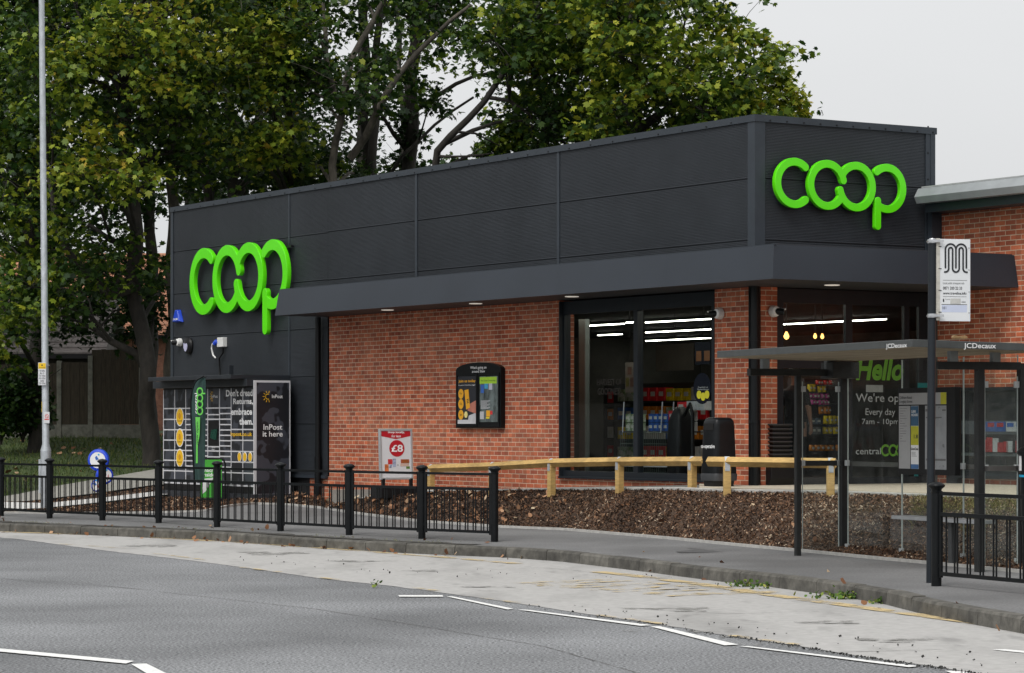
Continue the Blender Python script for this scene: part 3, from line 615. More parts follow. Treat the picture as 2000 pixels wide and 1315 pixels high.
m = MB(); m.box(xL-.03, .03, -.03, .12, TOP-.10, TOP); m.box(-.12, .03, .121, 3.43, TOP-.10, TOP); m.box(xL-.03, xL+.12, .121, 3.43, TOP-.1, TOP)
m.parts('coping', trim_m, shop)
m = MB()
xx = xL+.2
while xx < 0: m.box(xx-.012, xx+.012, -.038, -.0305, TOP-.085, TOP-.065); xx += .62
yy = .25
while yy < 3.4: m.box(.0305, .038, yy-.012, yy+.012, TOP-.085, TOP-.065); yy += .31
for k in range(-1, 4):
    for yy in (3.26, ): m.box(.0185, .026, yy-.012, yy+.012, TOP-.4-k*.4, TOP-.38-k*.4)
m.parts('fixing_bolt', black_p, shop)
inner = mat('interior black', (.012, .012, .013), .8); wallin = mat('interior wall', (.10, .095, .085), .8, .2, 2)
m = MB(); m.box(xL+.01, -.03, .03, 3.40, CZ+3.5, TOP-.02); m.box(xL+.01, -.03, .03, 14, SOF+.02, CZ+3.5); m.box(-.03, -.025, .03, 3.4, SOF+.02, TOP-.02)
m.box(xL+.01, xb0-.05, .03, .33, 0, SOF+.01); m.box(xL+.01, xL+.15, .331, 13.9, 0, SOF+.01); m.box(xL+.151, -.1, 13.7, 13.9, 0, SOF+.01)
m.parts('wall', inner, shop)
m = MB(); m.box(xb0, xb1, .02, .3, .2, SOF); m.build('brick_wall', brick_x, shop)
m = MB(); m.box(xb0-.75, xb0-.003, .01, .3, .2, CZ-.96); m.build('brick_plinth', brick_x, shop)
m = MB(); m.box(xL+.1, xb0-.02, -.05, -.004, CZ-1.0, CZ-.94); m.parts('trim', trim_m, shop)
# piers at the corner
yp1 = B.y(1521, .02); xw1 = B.x(1396, .02)
m = MB(); m.box(xw1, -.02, .02, .3, .2, SOF); m.build('brick_pier', brick_x, shop)
m = MB(); m.box(-.3, -.025, .3, .301, .2, SOF); m.box(-.3, -.018, .302, yp1, .2, SOF); m.parts('brick_pier', brick_y, shop)
m = MB(); m.box(-.3, -.018, .05, .30, .2, SOF); m.parts('brick_pier', brick_y, shop)
# downpipes
m = MB(); m.tube([(.03, -.03, FL-.0), (.03, -.03, SOF)], .07, 14); m.box(-.03, .0, -.10, .1, FL+.0, SOF)
for z in (FL+.9, FL+2.1): m.tube([(.03, -.03, z), (.03, -.03, z+.05)], .08, 14)
m.build('downpipe', black_m, shop, smooth=40)
xd = B.x(621, -.08); m = MB(); m.tube([(xd, -.08, .4), (xd, -.08, SOF)], .055, 12); m.tube([(xd, -.08, CZ-.7), (xd, -.08, CZ-.6)], .068, 12); m.tube([(xd, -.08, CZ-.7), (xd, -.08, CZ-1.3)], .066, 12); m.build('downpipe', black_m, shop, smooth=40)
# canopy
q_, p_, dl = 1.03, 1.77, .09; xc = B.x(541, -1.03)
bot = [(xc, 0), (xc, -q_-dl/2), (p_+dl/2, -q_-dl/2), (p_+dl/2, 3.44), (0, 3.44), (0, 0)]
top = [(xc, 0), (xc, -q_+dl/2), (p_-dl/2, -q_+dl/2), (p_-dl/2, 3.44), (0, 3.44), (0, 0)]
can = MB(); zb, zt = SOF, CZ+2.487
can.v = [(x, y, zb) for x, y in bot]+[(x, y, zt) for x, y in top]
for i in (0, 1, 2): can.f.append((i, i+1, 7+i, 6+i)); can.m.append(0)
can.f.append((5, 4, 3, 2, 1, 0)); can.m.append(1); can.f.append((6, 7, 8, 9, 10, 11)); can.m.append(0)
can.f.append((3, 4, 10, 9)); can.m.append(0); can.f.append((4, 5, 11, 10)); can.m.append(0); can.f.append((5, 0, 6, 11)); can.m.append(0)
canopy = can.build('canopy', [fascia_m, soffit_m], shop)
m = MB()
def fj(x):
    m.v += [(x-.003, -q_-dl/2-.002, zb), (x+.003, -q_-dl/2-.002, zb), (x+.003, -q_+dl/2-.002, zt), (x-.003, -q_+dl/2-.002, zt)]; n = len(m.v)-4; m.f.append((n, n+1, n+2, n+3)); m.m.append(0)
for px in (690, 880, 1090, 1300): fj(B.x(px, -q_))
m.box(xc, p_, -q_+dl/2+.001, -q_+dl/2+.03, zt+.001, zt+.012); m.box(p_-dl/2-.03, p_-dl/2-.001, -q_+dl, 3.4, zt+.001, zt+.012)
m.parts('fascia_joint', trim_m, canopy)
lampm = mat('downlight lens', (1, .93, .82), .4, .02, 3, emit=.35)
for px, py in ((757, 603), (929, 590), (1117, 575.5)):
    x = B.x(px, -.62); m = MB().lathe([(.11, SOF-.003), (.11, SOF-.012), (.095, SOF-.014)], 20, x, -.62); m.build('downlight', lampm, canopy)
for y in (.62, 2.6): MB().lathe([(.11, SOF-.003), (.11, SOF-.012), (.095, SOF-.014)], 20, 1.0, y).build('downlight', lampm, canopy)
# ---- long-front window
z0w, z1w = FL+.03, SOF-.02; yw = .07
xa, xm0, xm1, xr = B.x(1099, yw), B.x(1237, yw), B.x(1245, yw), B.x(1395, yw)
win = MB(); win.box(xb1+.004, xa+.05, yw, yw+.12, z0w, z1w); win.box(xr-.07, xr, yw, yw+.12, z0w, z1w); win.box(xa+.051, xr-.071, yw, yw+.12, z0w, z0w+.11); win.box(xa+.051, xr-.071, yw, yw+.12, z1w-.21, z1w); win.box(xm0, xm1, yw+.002, yw+.11, z0w+.111, z1w-.211)
win.box(xb1+.004, xb1+.03, .0, yw-.001, z0w, z1w); win.box(xb1+.03, xr, -.03, yw-.001, z0w-.01, z0w+.022)
window = win.build('window', frame_m, shop)
m = MB(); m.box(xb1, xr, .03, .3, .2, z0w-.012); m.build('brick_plinth', brick_x, shop)
for a, b in ((xa+.05, xm0), (xm1, xr-.07)): MB().box(a, b, yw+.04, yw+.046, z0w+.11, z1w-.21).build('pane', glass, window)
# ---- entrance screen on the end face
ye0, ye1 = yp1, 3.42; gx = -.06
def yb(px): return B.y(px, gx)
m = MB(); y0 = ye0+.0
ent = MB()
ent.box(gx-.06, gx, ye0, yb(1530), FL, SOF-.01); ent.box(gx-.06, gx, yb(1652), yb(1665), FL, SOF-.01)
ent.box(gx-.06, gx+.0, yb(1766), yb(1776), FL, SOF-.01); ent.box(gx-.06, gx, yb(1795), ye1, FL, SOF-.01)
ztr = B.z(0, 1.5, 720)
for a, b in ((1530, 1652), (1665, 1766), (1776, 1795)):
    ent.box(gx-.055, gx-.002, yb(a), yb(b), FL, FL+.10); ent.box(gx-.055, gx-.002, yb(a), yb(b), SOF-.22, SOF-.01)
for a, b in ((1530, 1652),): ent.box(gx-.05, gx-.004, yb(a), yb(b), ztr, ztr+.16)
entrance = ent.build('entrance_screen', frame_m, shop)
for a, b in ((1530, 1652), (1665, 1766), (1776, 1795)): MB().box(gx-.03, gx-.024, yb(a), yb(b), FL+.10, SOF-.22).build('pane', glass, entrance)
vin = mat('vinyl grey letters', (.42, .46, .46), .6, .05); ving = mat('vinyl green letters', (.13, .36, .02), .6, .05)
def etext(s, pa, pb, ya, yb_, mt, **k): return text(s, yb(pa), yb(pb), B.z(0, yb(pa), ya), B.z(0, yb(pa), yb_), gx-.018, mt, entrance, face='+x', **k)
etext('Hello', 1673, 1766, 743, 697, ving, bold=.035, shear=.22)
etext("We're open", 1673, 1778, 790, 768, vin, bold=.004); etext('Every day', 1692, 1750, 815, 798, vin, bold=.003); etext('7am - 10pm', 1685, 1757, 832, 818, vin, bold=.003)
etext('central', 1673, 1722, 888, 875, vin, bold=.004)
stroke_solid('lettering', COOP, .22, .0745, .004, ving, entrance, (gx-.016, yb(1731), B.z(0, yb(1731), 880)), face='+x', res=.06)
m = MB(); 
paper = mat('paper sign', (.3, .33, .32), .7, .05); m.box(gx-.02, gx-.017, yb(1693), yb(1726), B.z(0, yb(1700), 766), B.z(0, yb(1700), 752)); m.build('notice', paper, entrance)
teal = mat('teal sticker', (.01, .22, .23), .5, .05)
m = MB().box(gx-.02, gx-.017, yb(1787), yb(1795)+.10, B.z(0, yb(1790), 950), B.z(0, yb(1790), 922)); m.build('sticker', teal, entrance)
m = MB().box(.001, .006, yb(1787), yb(1812), B.z(0, yb(1790), 765), B.z(0, yb(1790), 748)); m.build('sticker', teal, entrance)
# ---- wing C: brick, gutter and roof
YC = 3.45
m = MB(); m.box(.02, 14, YC, 12, .2, CZ+3.34); m.build('brick_wall', brick_x, shop)
xg = B.x(1790, 2.95)
m = MB()
prof = [(2.95, CZ+3.33), (2.90, CZ+3.43), (2.98, CZ+3.56), (3.10, CZ+3.56), (3.10, CZ+3.33)]
k = len(prof); m.v = [(xg, y, z) for y, z in prof]+[(14, y, z) for y, z in prof]; m.f.append(tuple(range(k))); m.f.append(tuple(reversed(range(k, 2*k))))
for i in range(k): j = (i+1) % k; m.f.append((i, i+k, j+k, j))
m.m = [0]*len(m.f)
guttm = mat('light grey gutter', (.30, .32, .33), .45, .08, 4)
m.build('gutter', guttm, shop, bevel=.004)
m = MB(); m.box(xg+.02, 14, 3.101, YC-.002, CZ+3.20, CZ+3.34); m.build('gutter_soffit', trim_m, shop)
m = MB(); m.v = [(xg+.02, 3.0, CZ+3.565), (14, 3.0, CZ+3.565), (14, 12, CZ+3.95), (xg+.02, 12, CZ+3.95)]; m.f = [(0, 1, 2, 3)]; m.m = [0]; m.box(xg+.03, 14, 3.02, 3.06, CZ+3.561, CZ+3.59)
m.build('roof', mat('wing roof', (.34, .35, .35), .7), shop)
m = MB(); m.box(.03, .12, 3.25, YC-.004, CZ+2.49, CZ+3.33); m.parts('trim', trim_m, shop)
# dark product window in the wing
xs0, xs1 = B.x(1868, YC-.12), 5.2; zs0, zs1 = CZ-.80, B.z(B.x(1900, YC-.1), YC-.1, 757)
ws = MB(); ws.box(xs0, xs1, YC-.12, YC-.003, zs1-.05, zs1); ws.box(xs0, xs1, YC-.12, YC-.003, zs0, zs0+.12); ws.box(xs0, xs0+.07, YC-.12, YC-.003, zs0+.121, zs1-.051); ws.box(xs0+.07, xs1, YC-.05, YC-.004, zs0+.121, zs1-.051)
ws.box(xs0-.25, xs0-.002, YC-.10, YC-.004, FL, zs1-.02)
wingwin = ws.build('display_window', frame_m, shop)
dz = lambda py, px=1930: B.z(B.x(px, YC-.08), YC-.08, py)
m = MB(); m.box(xs0+.08, xs1, YC-.09, YC-.051, dz(822), dz(848.5)); m.box(xs0+.08, xs1, YC-.085, YC-.051, dz(885), dz(891)); m.parts('shelf', mat('grey shelf', (.13, .15, .17), .5), wingwin)
bluep, redp, whp = mat('blue pack', (.03, .12, .42), .4, .3, 20), mat('red pack', (.5, .03, .035), .4, .3, 20), mat('white pack', (.6, .6, .62), .4, .1)
for i, px in enumerate((1919, 1937, 1955, 1975, 1993, 2014)):
    x = B.x(px, YC-.1); m = MB(); m.rbox(x-.10, x+.10, YC-.115, YC-.092, dz(843), dz(824), .008)
    b_ = m.build('pack', bluep if i < 3 else whp, wingwin); m = MB(); m.mi = 0; m.box(x-.07, x+.07, YC-.119, YC-.1155, dz(834), dz(826)); m.build('label_patch', redp if i < 3 else bluep, b_)
for i, px in enumerate((1918, 1926, 1933, 1945, 1954, 1966, 1972, 1990, 2004, 2014)):
    x = B.x(px, YC-.1); z = dz(883); m = MB(); hgt = random.uniform(.13, .24)
    m.rbox(x-.06, x+.06, YC-.115, YC-.088, z, z+hgt, .01); m.build('pack', redp if i % 3 else whp, wingwin)
for z in (916, 930):
    for k in range(5):
        x = B.x(1905+k*26, YC-.1); m = MB(); m.plate([(x, dz(z)), (x+.05, dz(z)+.03), (x+.3, dz(z)+.035), (x+.3, dz(z)-.035), (x+.05, dz(z)-.03)], YC-.118, YC-.1); m.build('tray', mat('silver tray', (.3, .3, .28), .3, .4, 9) if k < 3 else whp, wingwin)
MB().box(xs0+.075, xs1, YC-.135, YC-.129, zs0+.125, zs1-.055).build('pane', glass_mat('display glass', (.85, .87, .87), .03), wingwin)
# ---- interior shell
m = MB(); m.box(xL+.2, -.07, .331, 13.4, FL-.1, FL-.002); m.build('interior_floor', mat('shop floor', (.07, .07, .065), .5), shop)
m = MB(); m.box(xL+.2, .0, 13.4, 13.6, FL, SOF); m.box(xL+.16, xL+.199, .34, 13.39, FL, SOF); m.parts('interior_wall', wallin, shop)
m = MB(); m.box(xL+.2, -.31, .34, 13.39, SOF-.04, SOF-.001); m.build('ceiling', inner, shop)
# back of wing block closes the room on the right at y>3.45
m = MB(); m.box(-.06, .015, YC+.02, 13.3, FL, SOF); m.parts('interior_wall', wallin, shop)
# roof deck to stop light
sg = MB(); 
# strip lights hanging in the shop
stl = mat('strip light', (1, .95, .82), .4, .01, 3, emit=17)
def inside(px0, px1, py0, zl, lab, grp='strip lights inside the shop'):
    d = F*(zl-CZ)/(HY-py0); a = PD(px0, py0, d); 
    # run parallel to the long front
    k = (px1-CX)/F; t = (a.x-k*a.y)/(k*B.ex[1]-B.ex[0]); b = Vector((a.x+t*B.ex[0], a.y+t*B.ex[1], a.z))
    o = thing('strip_light', lab, 'light', (a.x, a.y, a.z), B.ang, grp); l = (b-a).length
    MB().box(0, l, -.022, .022, -.006, .012).build('tube', stl, o); MB().box(-.02, l+.02, -.045, .045, .0125, .05).build('housing', black_p, o)
inside(1146, 1218, 637, CZ+1.9, 'upper glowing strip light in the left half of the big window'); inside(1224, 1236, 630.8, CZ+1.9, 'short glowing strip light just left of the window mullion')
inside(1169, 1214, 655.5, CZ+1.9, 'lower short strip light in the left half of the window')
inside(1262, 1387, 630.5, CZ+1.9, 'topmost of three strip lights in the right window half'); inside(1262, 1387, 650, CZ+1.9, 'middle of three strip lights in the right window half'); inside(1262, 1387, 666.5, CZ+1.9, 'lowest of three strip lights in the right window half')
inside(1529, 1652, 634.2, CZ+1.9, 'upper strip light seen over the entrance left pane'); inside(1665, 1730, 627.3, CZ+1.9, 'strip light seen in the entrance right-hand upper pane'); inside(1529, 1631, 668.5, CZ+1.9, 'lower strip light seen through the entrance above the shelter')
def fill_strip(lx0, ly_, l, lab):  # extra unseen strips, added to brighten the goods near the glass
    o = thing('strip_light', lab, 'light', B.w(lx0, ly_, SOF-.07), B.ang, 'unseen ceiling strip lights added to brighten the goods')
    MB().box(0, l, -.05, .05, 0, .012).build('tube', stl, o); MB().box(-.02, l+.02, -.07, .07, .0125, .028).build('housing', black_p, o)
for ly_, l0, l1 in ((.9, -3.2, -.5), (1.5, -3.2, -.5), (.9, -7.2, -4.2), (1.5, -7.2, -4.2)): fill_strip(l0, ly_, l1-l0, 'unseen strip light added behind the window head to brighten the goods')
bulbm = mat('warm bulb', (1, .5, .12), .4, .01, 3, emit=4)
for px, py, r_, lb in ((1536, 657, .045, 'warm glowing pendant bulb by the entrance'), (1592, 657.5, .03, 'small warm bulb left of its twin in the entrance'), (1606, 658, .03, 'small warm bulb right of its twin in the entrance')):
    p = PD(px, py, 42.5); o = thing('pendant_bulb', lb, 'light', p, 0, 'warm pendant bulbs in the shop')
    MB().lathe([(.001, -r_*1.2), (r_*.7, -r_*.8), (r_, 0), (r_*.6, r_*.9), (.015, r_*1.6)], 12).build('bulb', bulbm, o, smooth=60); MB().tube([(0, 0, r_*1.6), (0, 0, SOF-.05-p.z)], .006, 6).build('cord', black_p, o)
# ---- signs "coop"
def coop_sign(fr_, lx, ly, z, R_, depth, face, lab):
    p = B.w(lx, ly, z); o = thing('shop_sign', lab, 'sign', p, B.ang, 'green letter signs on the shop')
    if face == '-y':
        stroke_solid('letters', COOP, .17, R_, depth, green_m, o, (0, -depth/2-.09, 0), bevel=.006, res=.02, sx=.95)
        for dx, z_ in ((.2, .9), (.2, -.9)): MB().box(-1.0*R_+.1, 6.4*R_, -.085, -.03, z_*R_-.02, z_*R_+.02).build('rail', black_p, o)
    else:
        stroke_solid('letters', COOP, .17, R_, depth, green_m, o, (depth/2+.07, 0, 0), bevel=.005, res=.02, face='+x')
        for z_ in (.75, -.85): MB().box(.03, .085, -.6*R_, 6.2*R_, z_*R_-.02, z_*R_+.02).build('rail', black_p, o)
lx = B.x(390.5, -.25); coop_sign(B, lx, 0, B.z(lx, -.2, 550), .57, .09, '-y', 'large green letters on the long dark wall, partly behind the canopy end')
ly = B.y(1558, .2); coop_sign(B, 0, ly, B.z(.2, ly, 357), .311, .07, '+x', 'smaller green letters high on the end wall above the entrance')
# ============================================================ STREET THINGS
def bthing(name, lab, cat, px, py, ly, group=None):      # a thing fixed to the long front wall, local x along it, z up
    lx = B.x(px, ly); z = B.z(lx, ly, py); return thing(name, lab, cat, B.w(lx, ly, z), B.ang, group)
def W(px0, px1, ly): return B.x(px1, ly)-B.x(px0, ly)
# ---- guard railings
def guard_rail(pts, lab):
    o = thing('guard_railing', lab, 'railing', pts[0], 0); base = pts[0]
    for p in pts:
        q = p-base; m = MB().lathe([(.05, -.05), (.052, .0), (.052, .96)], 16, q.x, q.y)
        for v in range(len(m.v)): m.v[v] = (m.v[v][0], m.v[v][1], m.v[v][2]+q.z)
        po = m.build('post', black_m, o, smooth=40)
        m = MB().lathe([(.055, .945), (.06, .962), (.052, .97), (.055, .985), (.085, 1.01), (.088, 1.022), (.08, 1.034), (.05, 1.052), (.01, 1.06)], 18, q.x, q.y)
        for v in range(len(m.v)): m.v[v] = (m.v[v][0], m.v[v][1], m.v[v][2]+q.z)
        m.build('cap', black_m, po, smooth=50)
    for a, b in zip(pts, pts[1:]):
        d = b-a; l = math.hypot(d.x, d.y); sl_ = d.z/l; m = MB()
        def bar(x0, x1, z0, z1, h=.016):
            n = len(m.v); m.box(x0, x1, -h, h, z0, z1)
            for v in range(n, len(m.v)): m.v[v] = (m.v[v][0], m.v[v][1], m.v[v][2]+sl_*m.v[v][0])
        bar(.058, .10, .10, .965, .012); bar(l-.10, l-.058, .10, .965, .012)
        bar(.1001, l-.1001, .925, .96, .017); bar(.1001, l-.1001, .715, .755, .02); bar(.1001, l-.1001, .12, .158, .02)
        pit = (l-.2)/8; xs = [.10+pit*.5*.7]
        for k in range(1, 8): c = .10+pit*(k+.12); xs += [c-.025, c+.025]
        xs.append(l-.10-pit*.25)
        for x in xs: m.tube([(x, 0, .158+sl_*x), (x, 0, .715+sl_*x)], .0098, 6, cap=False)
        po = m.build('rail_panel', black_m, o, loc=a-base, rot=math.atan2(d.y, d.x))
        m = MB()
        for z in (.2, .9): m.box(.04, .07, -.014, .014, z, z+.03); m.box(l-.07, l-.04, -.014, .014, z, z+.03)
        m.parts('bracket', black_m, po)
    return o
gp = [PH(x, y, PZ) for x, y in ((-112, 1006), (2, 1010.5), (97, 1015.5), (200, 1020), (310, 1025.5), (424, 1032), (548, 1039.5), (682, 1047), (824, 1053.5), (966, 1059.5))]
guard_rail(gp, 'long black guard railing with round capped posts along the left pavement edge')
g1 = PH(1829, 1147, PZ); d_ = Vector((.41, -.912, 0)).normalized()
guard_rail([g1, g1+d_*2.0, g1+d_*4.0], 'black guard railing at the right edge in front of the bus shelter')
# ---- birdsmouth timber knee rail
kn = thing('timber_knee_rail', 'low pine rail on square posts with metal straps above the mulch bank', 'fence', PD(845, 946, 46.6))
kb0 = kn.location.copy()
posts = [(842, 46.7, 904), (962, 44.7, 899.5), (1077, 43.1, 892.5), (1210, 41.4, 889.5), (1352, 39.3, 888.5), (1420, 37.6, 889), (1622, 36.7, 891.5)]
tops = [PD(x, y+3, d)-kb0 for x, d, y in posts]; strapm = mat('galvanised strap', (.55, .58, .62), .35, .12, 20, .05, metal=.5)
for i, t in enumerate(tops):
    a = B.ang if i < 5 else 0.05; gz = t.z-.80; m = MB(); m.box(-.05, .05, -.05, .05, gz-t.z, -.062); po = m.build('post', timber, kn, loc=t, rot=a, bevel=.006)
    m = MB(); r_ = .074
    prof = [(-.054, -.20), (-.054, -.072), (0, -.002), (.054, -.072), (.054, -.20)]
    for (y0, z0), (y1, z1) in zip(prof, prof[1:]):
        n = len(m.v); m.v += [(-.034, y0*1.03, z0+.004), (.034, y0*1.03, z0+.004), (.034, y1*1.03, z1+.004), (-.034, y1*1.03, z1+.004), (-.034, y0, z0), (.034, y0, z0), (.034, y1, z1), (-.034, y1, z1)]
        for q in ((0, 1, 2, 3), (7, 6, 5, 4), (0, 4, 5, 1), (2, 6, 7, 3), (1, 5, 6, 2), (0, 3, 7, 4)): m.f.append(tuple(n+j for j in q)); m.m.append(0)
    s_o = m.build('strap', strapm, kn, loc=t, rot=a)
def diamond(pts, name='rail'):
    m = MB(); h = .068
    for i, p in enumerate(pts):
        t = (pts[min(i+1, len(pts)-1)]-pts[max(i-1, 0)]); t.z = 0; t.normalize(); nn = Vector((-t.y, t.x, 0))
        m.v += [tuple(p+Vector((0, 0, -.004))), tuple(p+nn*h+Vector((0, 0, -.07))), tuple(p+Vector((0, 0, -.14))), tuple(p-nn*h+Vector((0, 0, -.07)))]
    for i in range(len(pts)-1):
        for e in range(4): m.f.append((i*4+e, i*4+4+e, i*4+4+(e+1) % 4, i*4+(e+1) % 4)); m.m.append(0)
    m.f.append((0, 1, 2, 3)); m.m.append(0); e = 4*(len(pts)-1); m.f.append((e+3, e+2, e+1, e)); m.m.append(0)
    return m.build(name, timber, kn)
ext = lambda a, b, s: a+(a-b)*s
diamond([ext(tops[0], tops[1], .05)]+[tops[i].copy() for i in range(4)]+[ext(tops[4], tops[3], .16)])
diamond([ext(tops[5], tops[6], .19), tops[5].copy(), ext(tops[6], tops[5], .05)])
# ---- domed litter bin
p = PH(1404, 950, FL); lb = thing('litter_bin', 'tall black domed litter bin with slot standing behind the timber rail', 'bin', p, B.ang)
def rr(w_, r_, k=4):
    out = []
    for cx, cy, a0 in ((w_-r_, w_-r_, 0), (-w_+r_, w_-r_, 90), (-w_+r_, -w_+r_, 180), (w_-r_, -w_+r_, 270)):
        for i in range(k+1): a = R(a0+90*i/k); out.append((cx+r_*math.cos(a), cy+r_*math.sin(a)))
    return out
def stack(secs, name, mt, par, smooth=45):
    m = MB(); k = None
    for w_, r_, z in secs:
        q = rr(w_, r_); k = len(q); m.v += [(a, b, z) for a, b in q]
    for i in range(len(secs)-1):
        for j in range(k): m.f.append((i*k+j, i*k+(j+1) % k, (i+1)*k+(j+1) % k, (i+1)*k+j)); m.m.append(0)
    m.f.append(tuple(reversed(range(k)))); m.m.append(0); m.f.append(tuple(range((len(secs)-1)*k, len(secs)*k))); m.m.append(0)
    return m.build(name, mt, par, smooth=smooth)
stack([(.17, .07, 0), (.18, .07, .08)], 'foot', black_p, lb)
stack([(.205, .075, .081), (.21, .078, .17), (.205, .075, .185)], 'base_band', mat('dark grey plastic', (.03, .032, .035), .5), lb)
stack([(.20, .07, .186), (.178, .07, .86), (.172, .07, .93), (.155, .07, .965), (.12, .06, .985)], 'body', black_m, lb)
MB().rbox(-.12, .11, -.186, -.176, .80, .90, .004).build('slot', mat('painted slot shade', (.002, .002, .002), .9), lb)  # near-black plate, the dark of the opening painted on
text('co-operative', -.17, .16, .53, .60, -.192, white_m, lb, bold=.02)
# ---- basket stand with stacked baskets
p = PH(1500, 947, FL); bs = thing('basket_stand', 'black basket stand with tall rounded back beside the entrance pier', 'basket stand', p, B.ang)
m = MB(); m.plate([(-.36, .0), (.30, .0), (.36, .10), (.36, .28), (.10, .30), (-.02, .42), (-.14, .50), (-.36, .52)], -.22, .22); m.build('base', black_p, bs, bevel=.012)
m = MB(); pr = [(-.22, .3), (-.22, .98), (-.18, 1.08), (-.08, 1.14), (.08, 1.14), (.18, 1.08), (.22, .98), (.22, .3)]
m.v = [(-.36, a, b) for a, b in pr]+[(-.31, a, b) for a, b in pr]; k = len(pr); m.f = [tuple(reversed(range(k))), tuple(range(k, 2*k))]+[(i, (i+1) % k, k+(i+1) % k, k+i) for i in range(k)]; m.m = [0]*len(m.f); m.build('back', black_p, bs, bevel=.01)
m = MB(); m.tube([(-.31, -.19, .5), (-.27, -.20, .9), (-.24, -.2, 1.06), (-.16, -.2, 1.12), (-.08, -.2, 1.05), (-.02, -.2, .8)], .022, 10); m.tube([(-.31, .19, .5), (-.27, .20, .9), (-.24, .2, 1.06), (-.16, .2, 1.12), (-.08, .2, 1.05), (-.02, .2, .8)], .022, 10); m.parts('handle', black_p, bs, smooth=60)
m = MB(); m.box(-.309, -.306, -.1, .1, .93, .955); m.box(-.309, -.306, -.08, .08, .84, .875); m.parts('label_plate', mat('grey print', (.35, .35, .35), .5), bs)
bask = None
for i in range(8):
    z = .42+i*.062; q = B.w(0, 0, 0); pos = Vector((p.x, p.y, p.z+z))+Vector((B.ex[0]*.10, B.ex[1]*.10, 0))
    if bask is None:
        bask = thing('shopping_basket', 'black shopping basket, one of those nested in the pile by the entrance', 'basket', pos, B.ang, 'nested black shopping baskets')
        m = MB(); m.prism([(-.19, -.13), (.19, -.13), (.19, .13), (-.19, .13)], -.10, .03, [(-.225, -.16), (.225, -.16), (.225, .16), (-.225, .16)]); m.f.pop(1); m.m.pop(); m.build('body', black_p, bask)
        m = MB(); m.box(-.25, .25, -.185, -.16, .018, .04); m.box(-.25, .25, .16, .185, .018, .04); m.box(-.25, -.225, -.16, .16, .018, .04); m.box(.225, .25, -.16, .16, .018, .04); m.build('rim', mat('rim plastic', (.035, .035, .037), .35), bask, bevel=.005)
    else: c = copy_tree(bask); c.location = pos
# ---- noticeboard
nb = bthing('notice_board', 'black wall noticeboard with arched header and two glazed doors on the brick', 'noticeboard', 897, 836, 0)
w_ = W(897, 985, 0); s = w_/92; h_ = 1.12
zt_ = lambda py: B.z(B.x(942, 0), -.05, py)-nb.location.z
arcp = [(0, 0), (w_, 0), (w_, zt_(722))]+[(w_*.5+w_*.5*math.cos(R(a))*1.0, zt_(722)+(zt_(708)-zt_(722))*math.sin(R(a))) for a in range(15, 180, 15)]+[(0, zt_(722))]
MB().plate(arcp, -.07, .018).build('case', black_m, nb, bevel=.004)
for a, b in ((.03, w_*.5-.01), (w_*.5+.01, w_-.03)):
    m = MB(); m.box(a, b, -.085, -.0705, .02, .06); m.box(a, b, -.085, -.0705, zt_(731)-.02, zt_(731)+.02); m.box(a, a+.035, -.085, -.0705, .0601, zt_(731)-.0201); m.box(b-.035, b, -.085, -.0705, .0601, zt_(731)-.0201); dr = m.build('door', black_m, nb)
    m = MB().lathe([(.012, -.09), (.012, -.086)], 8, axis='y')
text("What's going on\naround Shaw", w_*.33, w_*.69, zt_(728), zt_(715), -.072, white_m, nb, align='CENTER', bold=.01)
pdk = mat('poster dark', (.012, .014, .02), .5); ora = mat('poster amber', (.75, .36, .01), .5, .05); lime = mat('poster lime', (.36, .62, .03), .5, .05); skin_p = mat('poster skin tone', (.45, .16, .11), .5, .2)
p1 = MB().box(.07, w_*.5-.05, -.075, -.0712, .07, zt_(731)-.03).build('poster', pdk, nb)
text('Join us today', .10, w_*.5-.07, zt_(748), zt_(741), -.0762, ora, p1, bold=.03); text('be part of something bigger', .10, w_*.5-.07, zt_(753.5), zt_(750.5), -.0762, white_m, p1)
def disc(cx, cz, r, y, sx=1, n=24): return [(cx+r*sx*math.cos(2*math.pi*i/n), cz+r*math.sin(2*math.pi*i/n)) for i in range(n)]
for py, tx in ((769, 'Pay'), (789, 'Click'), (810, 'Save')):
    MB().plate(disc(.185, zt_(py), .085, 0), -.0782, -.0762).build('roundel', ora, p1); text(tx, .145, .225, zt_(py+2), zt_(py-3), -.0795, pdk, p1)
MB().plate([(.30, zt_(762)), (.43, zt_(760)), (.48, zt_(796)), (.36, zt_(800))], -.0782, -.0762).build('phone', ora, p1)
for k in range(3): MB().plate([(.38, zt_(780+k*3.2)), (.44, zt_(778.5+k*3.2)), (.44, zt_(780.2+k*3.2)), (.38, zt_(781.7+k*3.2))], -.0795, -.0783).build('stripe', pdk, p1)
MB().plate([(.44, zt_(790)), (w_*.5-.055, zt_(782)), (w_*.5-.055, zt_(808)), (.40, zt_(802))], -.0770, -.0763).build('hand_print', skin_p, p1)
MB().plate([(.44, zt_(812)), (w_*.5-.055, zt_(806)), (w_*.5-.055, zt_(828)), (.075, zt_(828)), (.075, zt_(820)), (.42, zt_(820))], -.0768, -.0763).build('panel_print', mat('print grey', (.5, .5, .52), .5), p1)
MB().plate(disc(.35, zt_(810), .06, 0, 1, 6), -.0790, -.0770).build('hexagon', mat('pale yellow', (.75, .65, .25), .5), p1)
p2 = MB().box(w_*.5+.06, w_-.09, -.075, -.0712, .10, zt_(731)-.04).build('poster', mat('poster photo', (.05, .07, .06), .5, .8, 7, col2=(.16, .2, .2), stretch=(1, 1, .5)), nb)
MB().box(w_*.5+.07, w_-.12, -.0775, -.0752, zt_(750), zt_(737)).build('header_print', lime, p2); text('The Green Community', w_*.5+.10, w_-.16, zt_(746), zt_(742.5), -.079, pdk, p2)
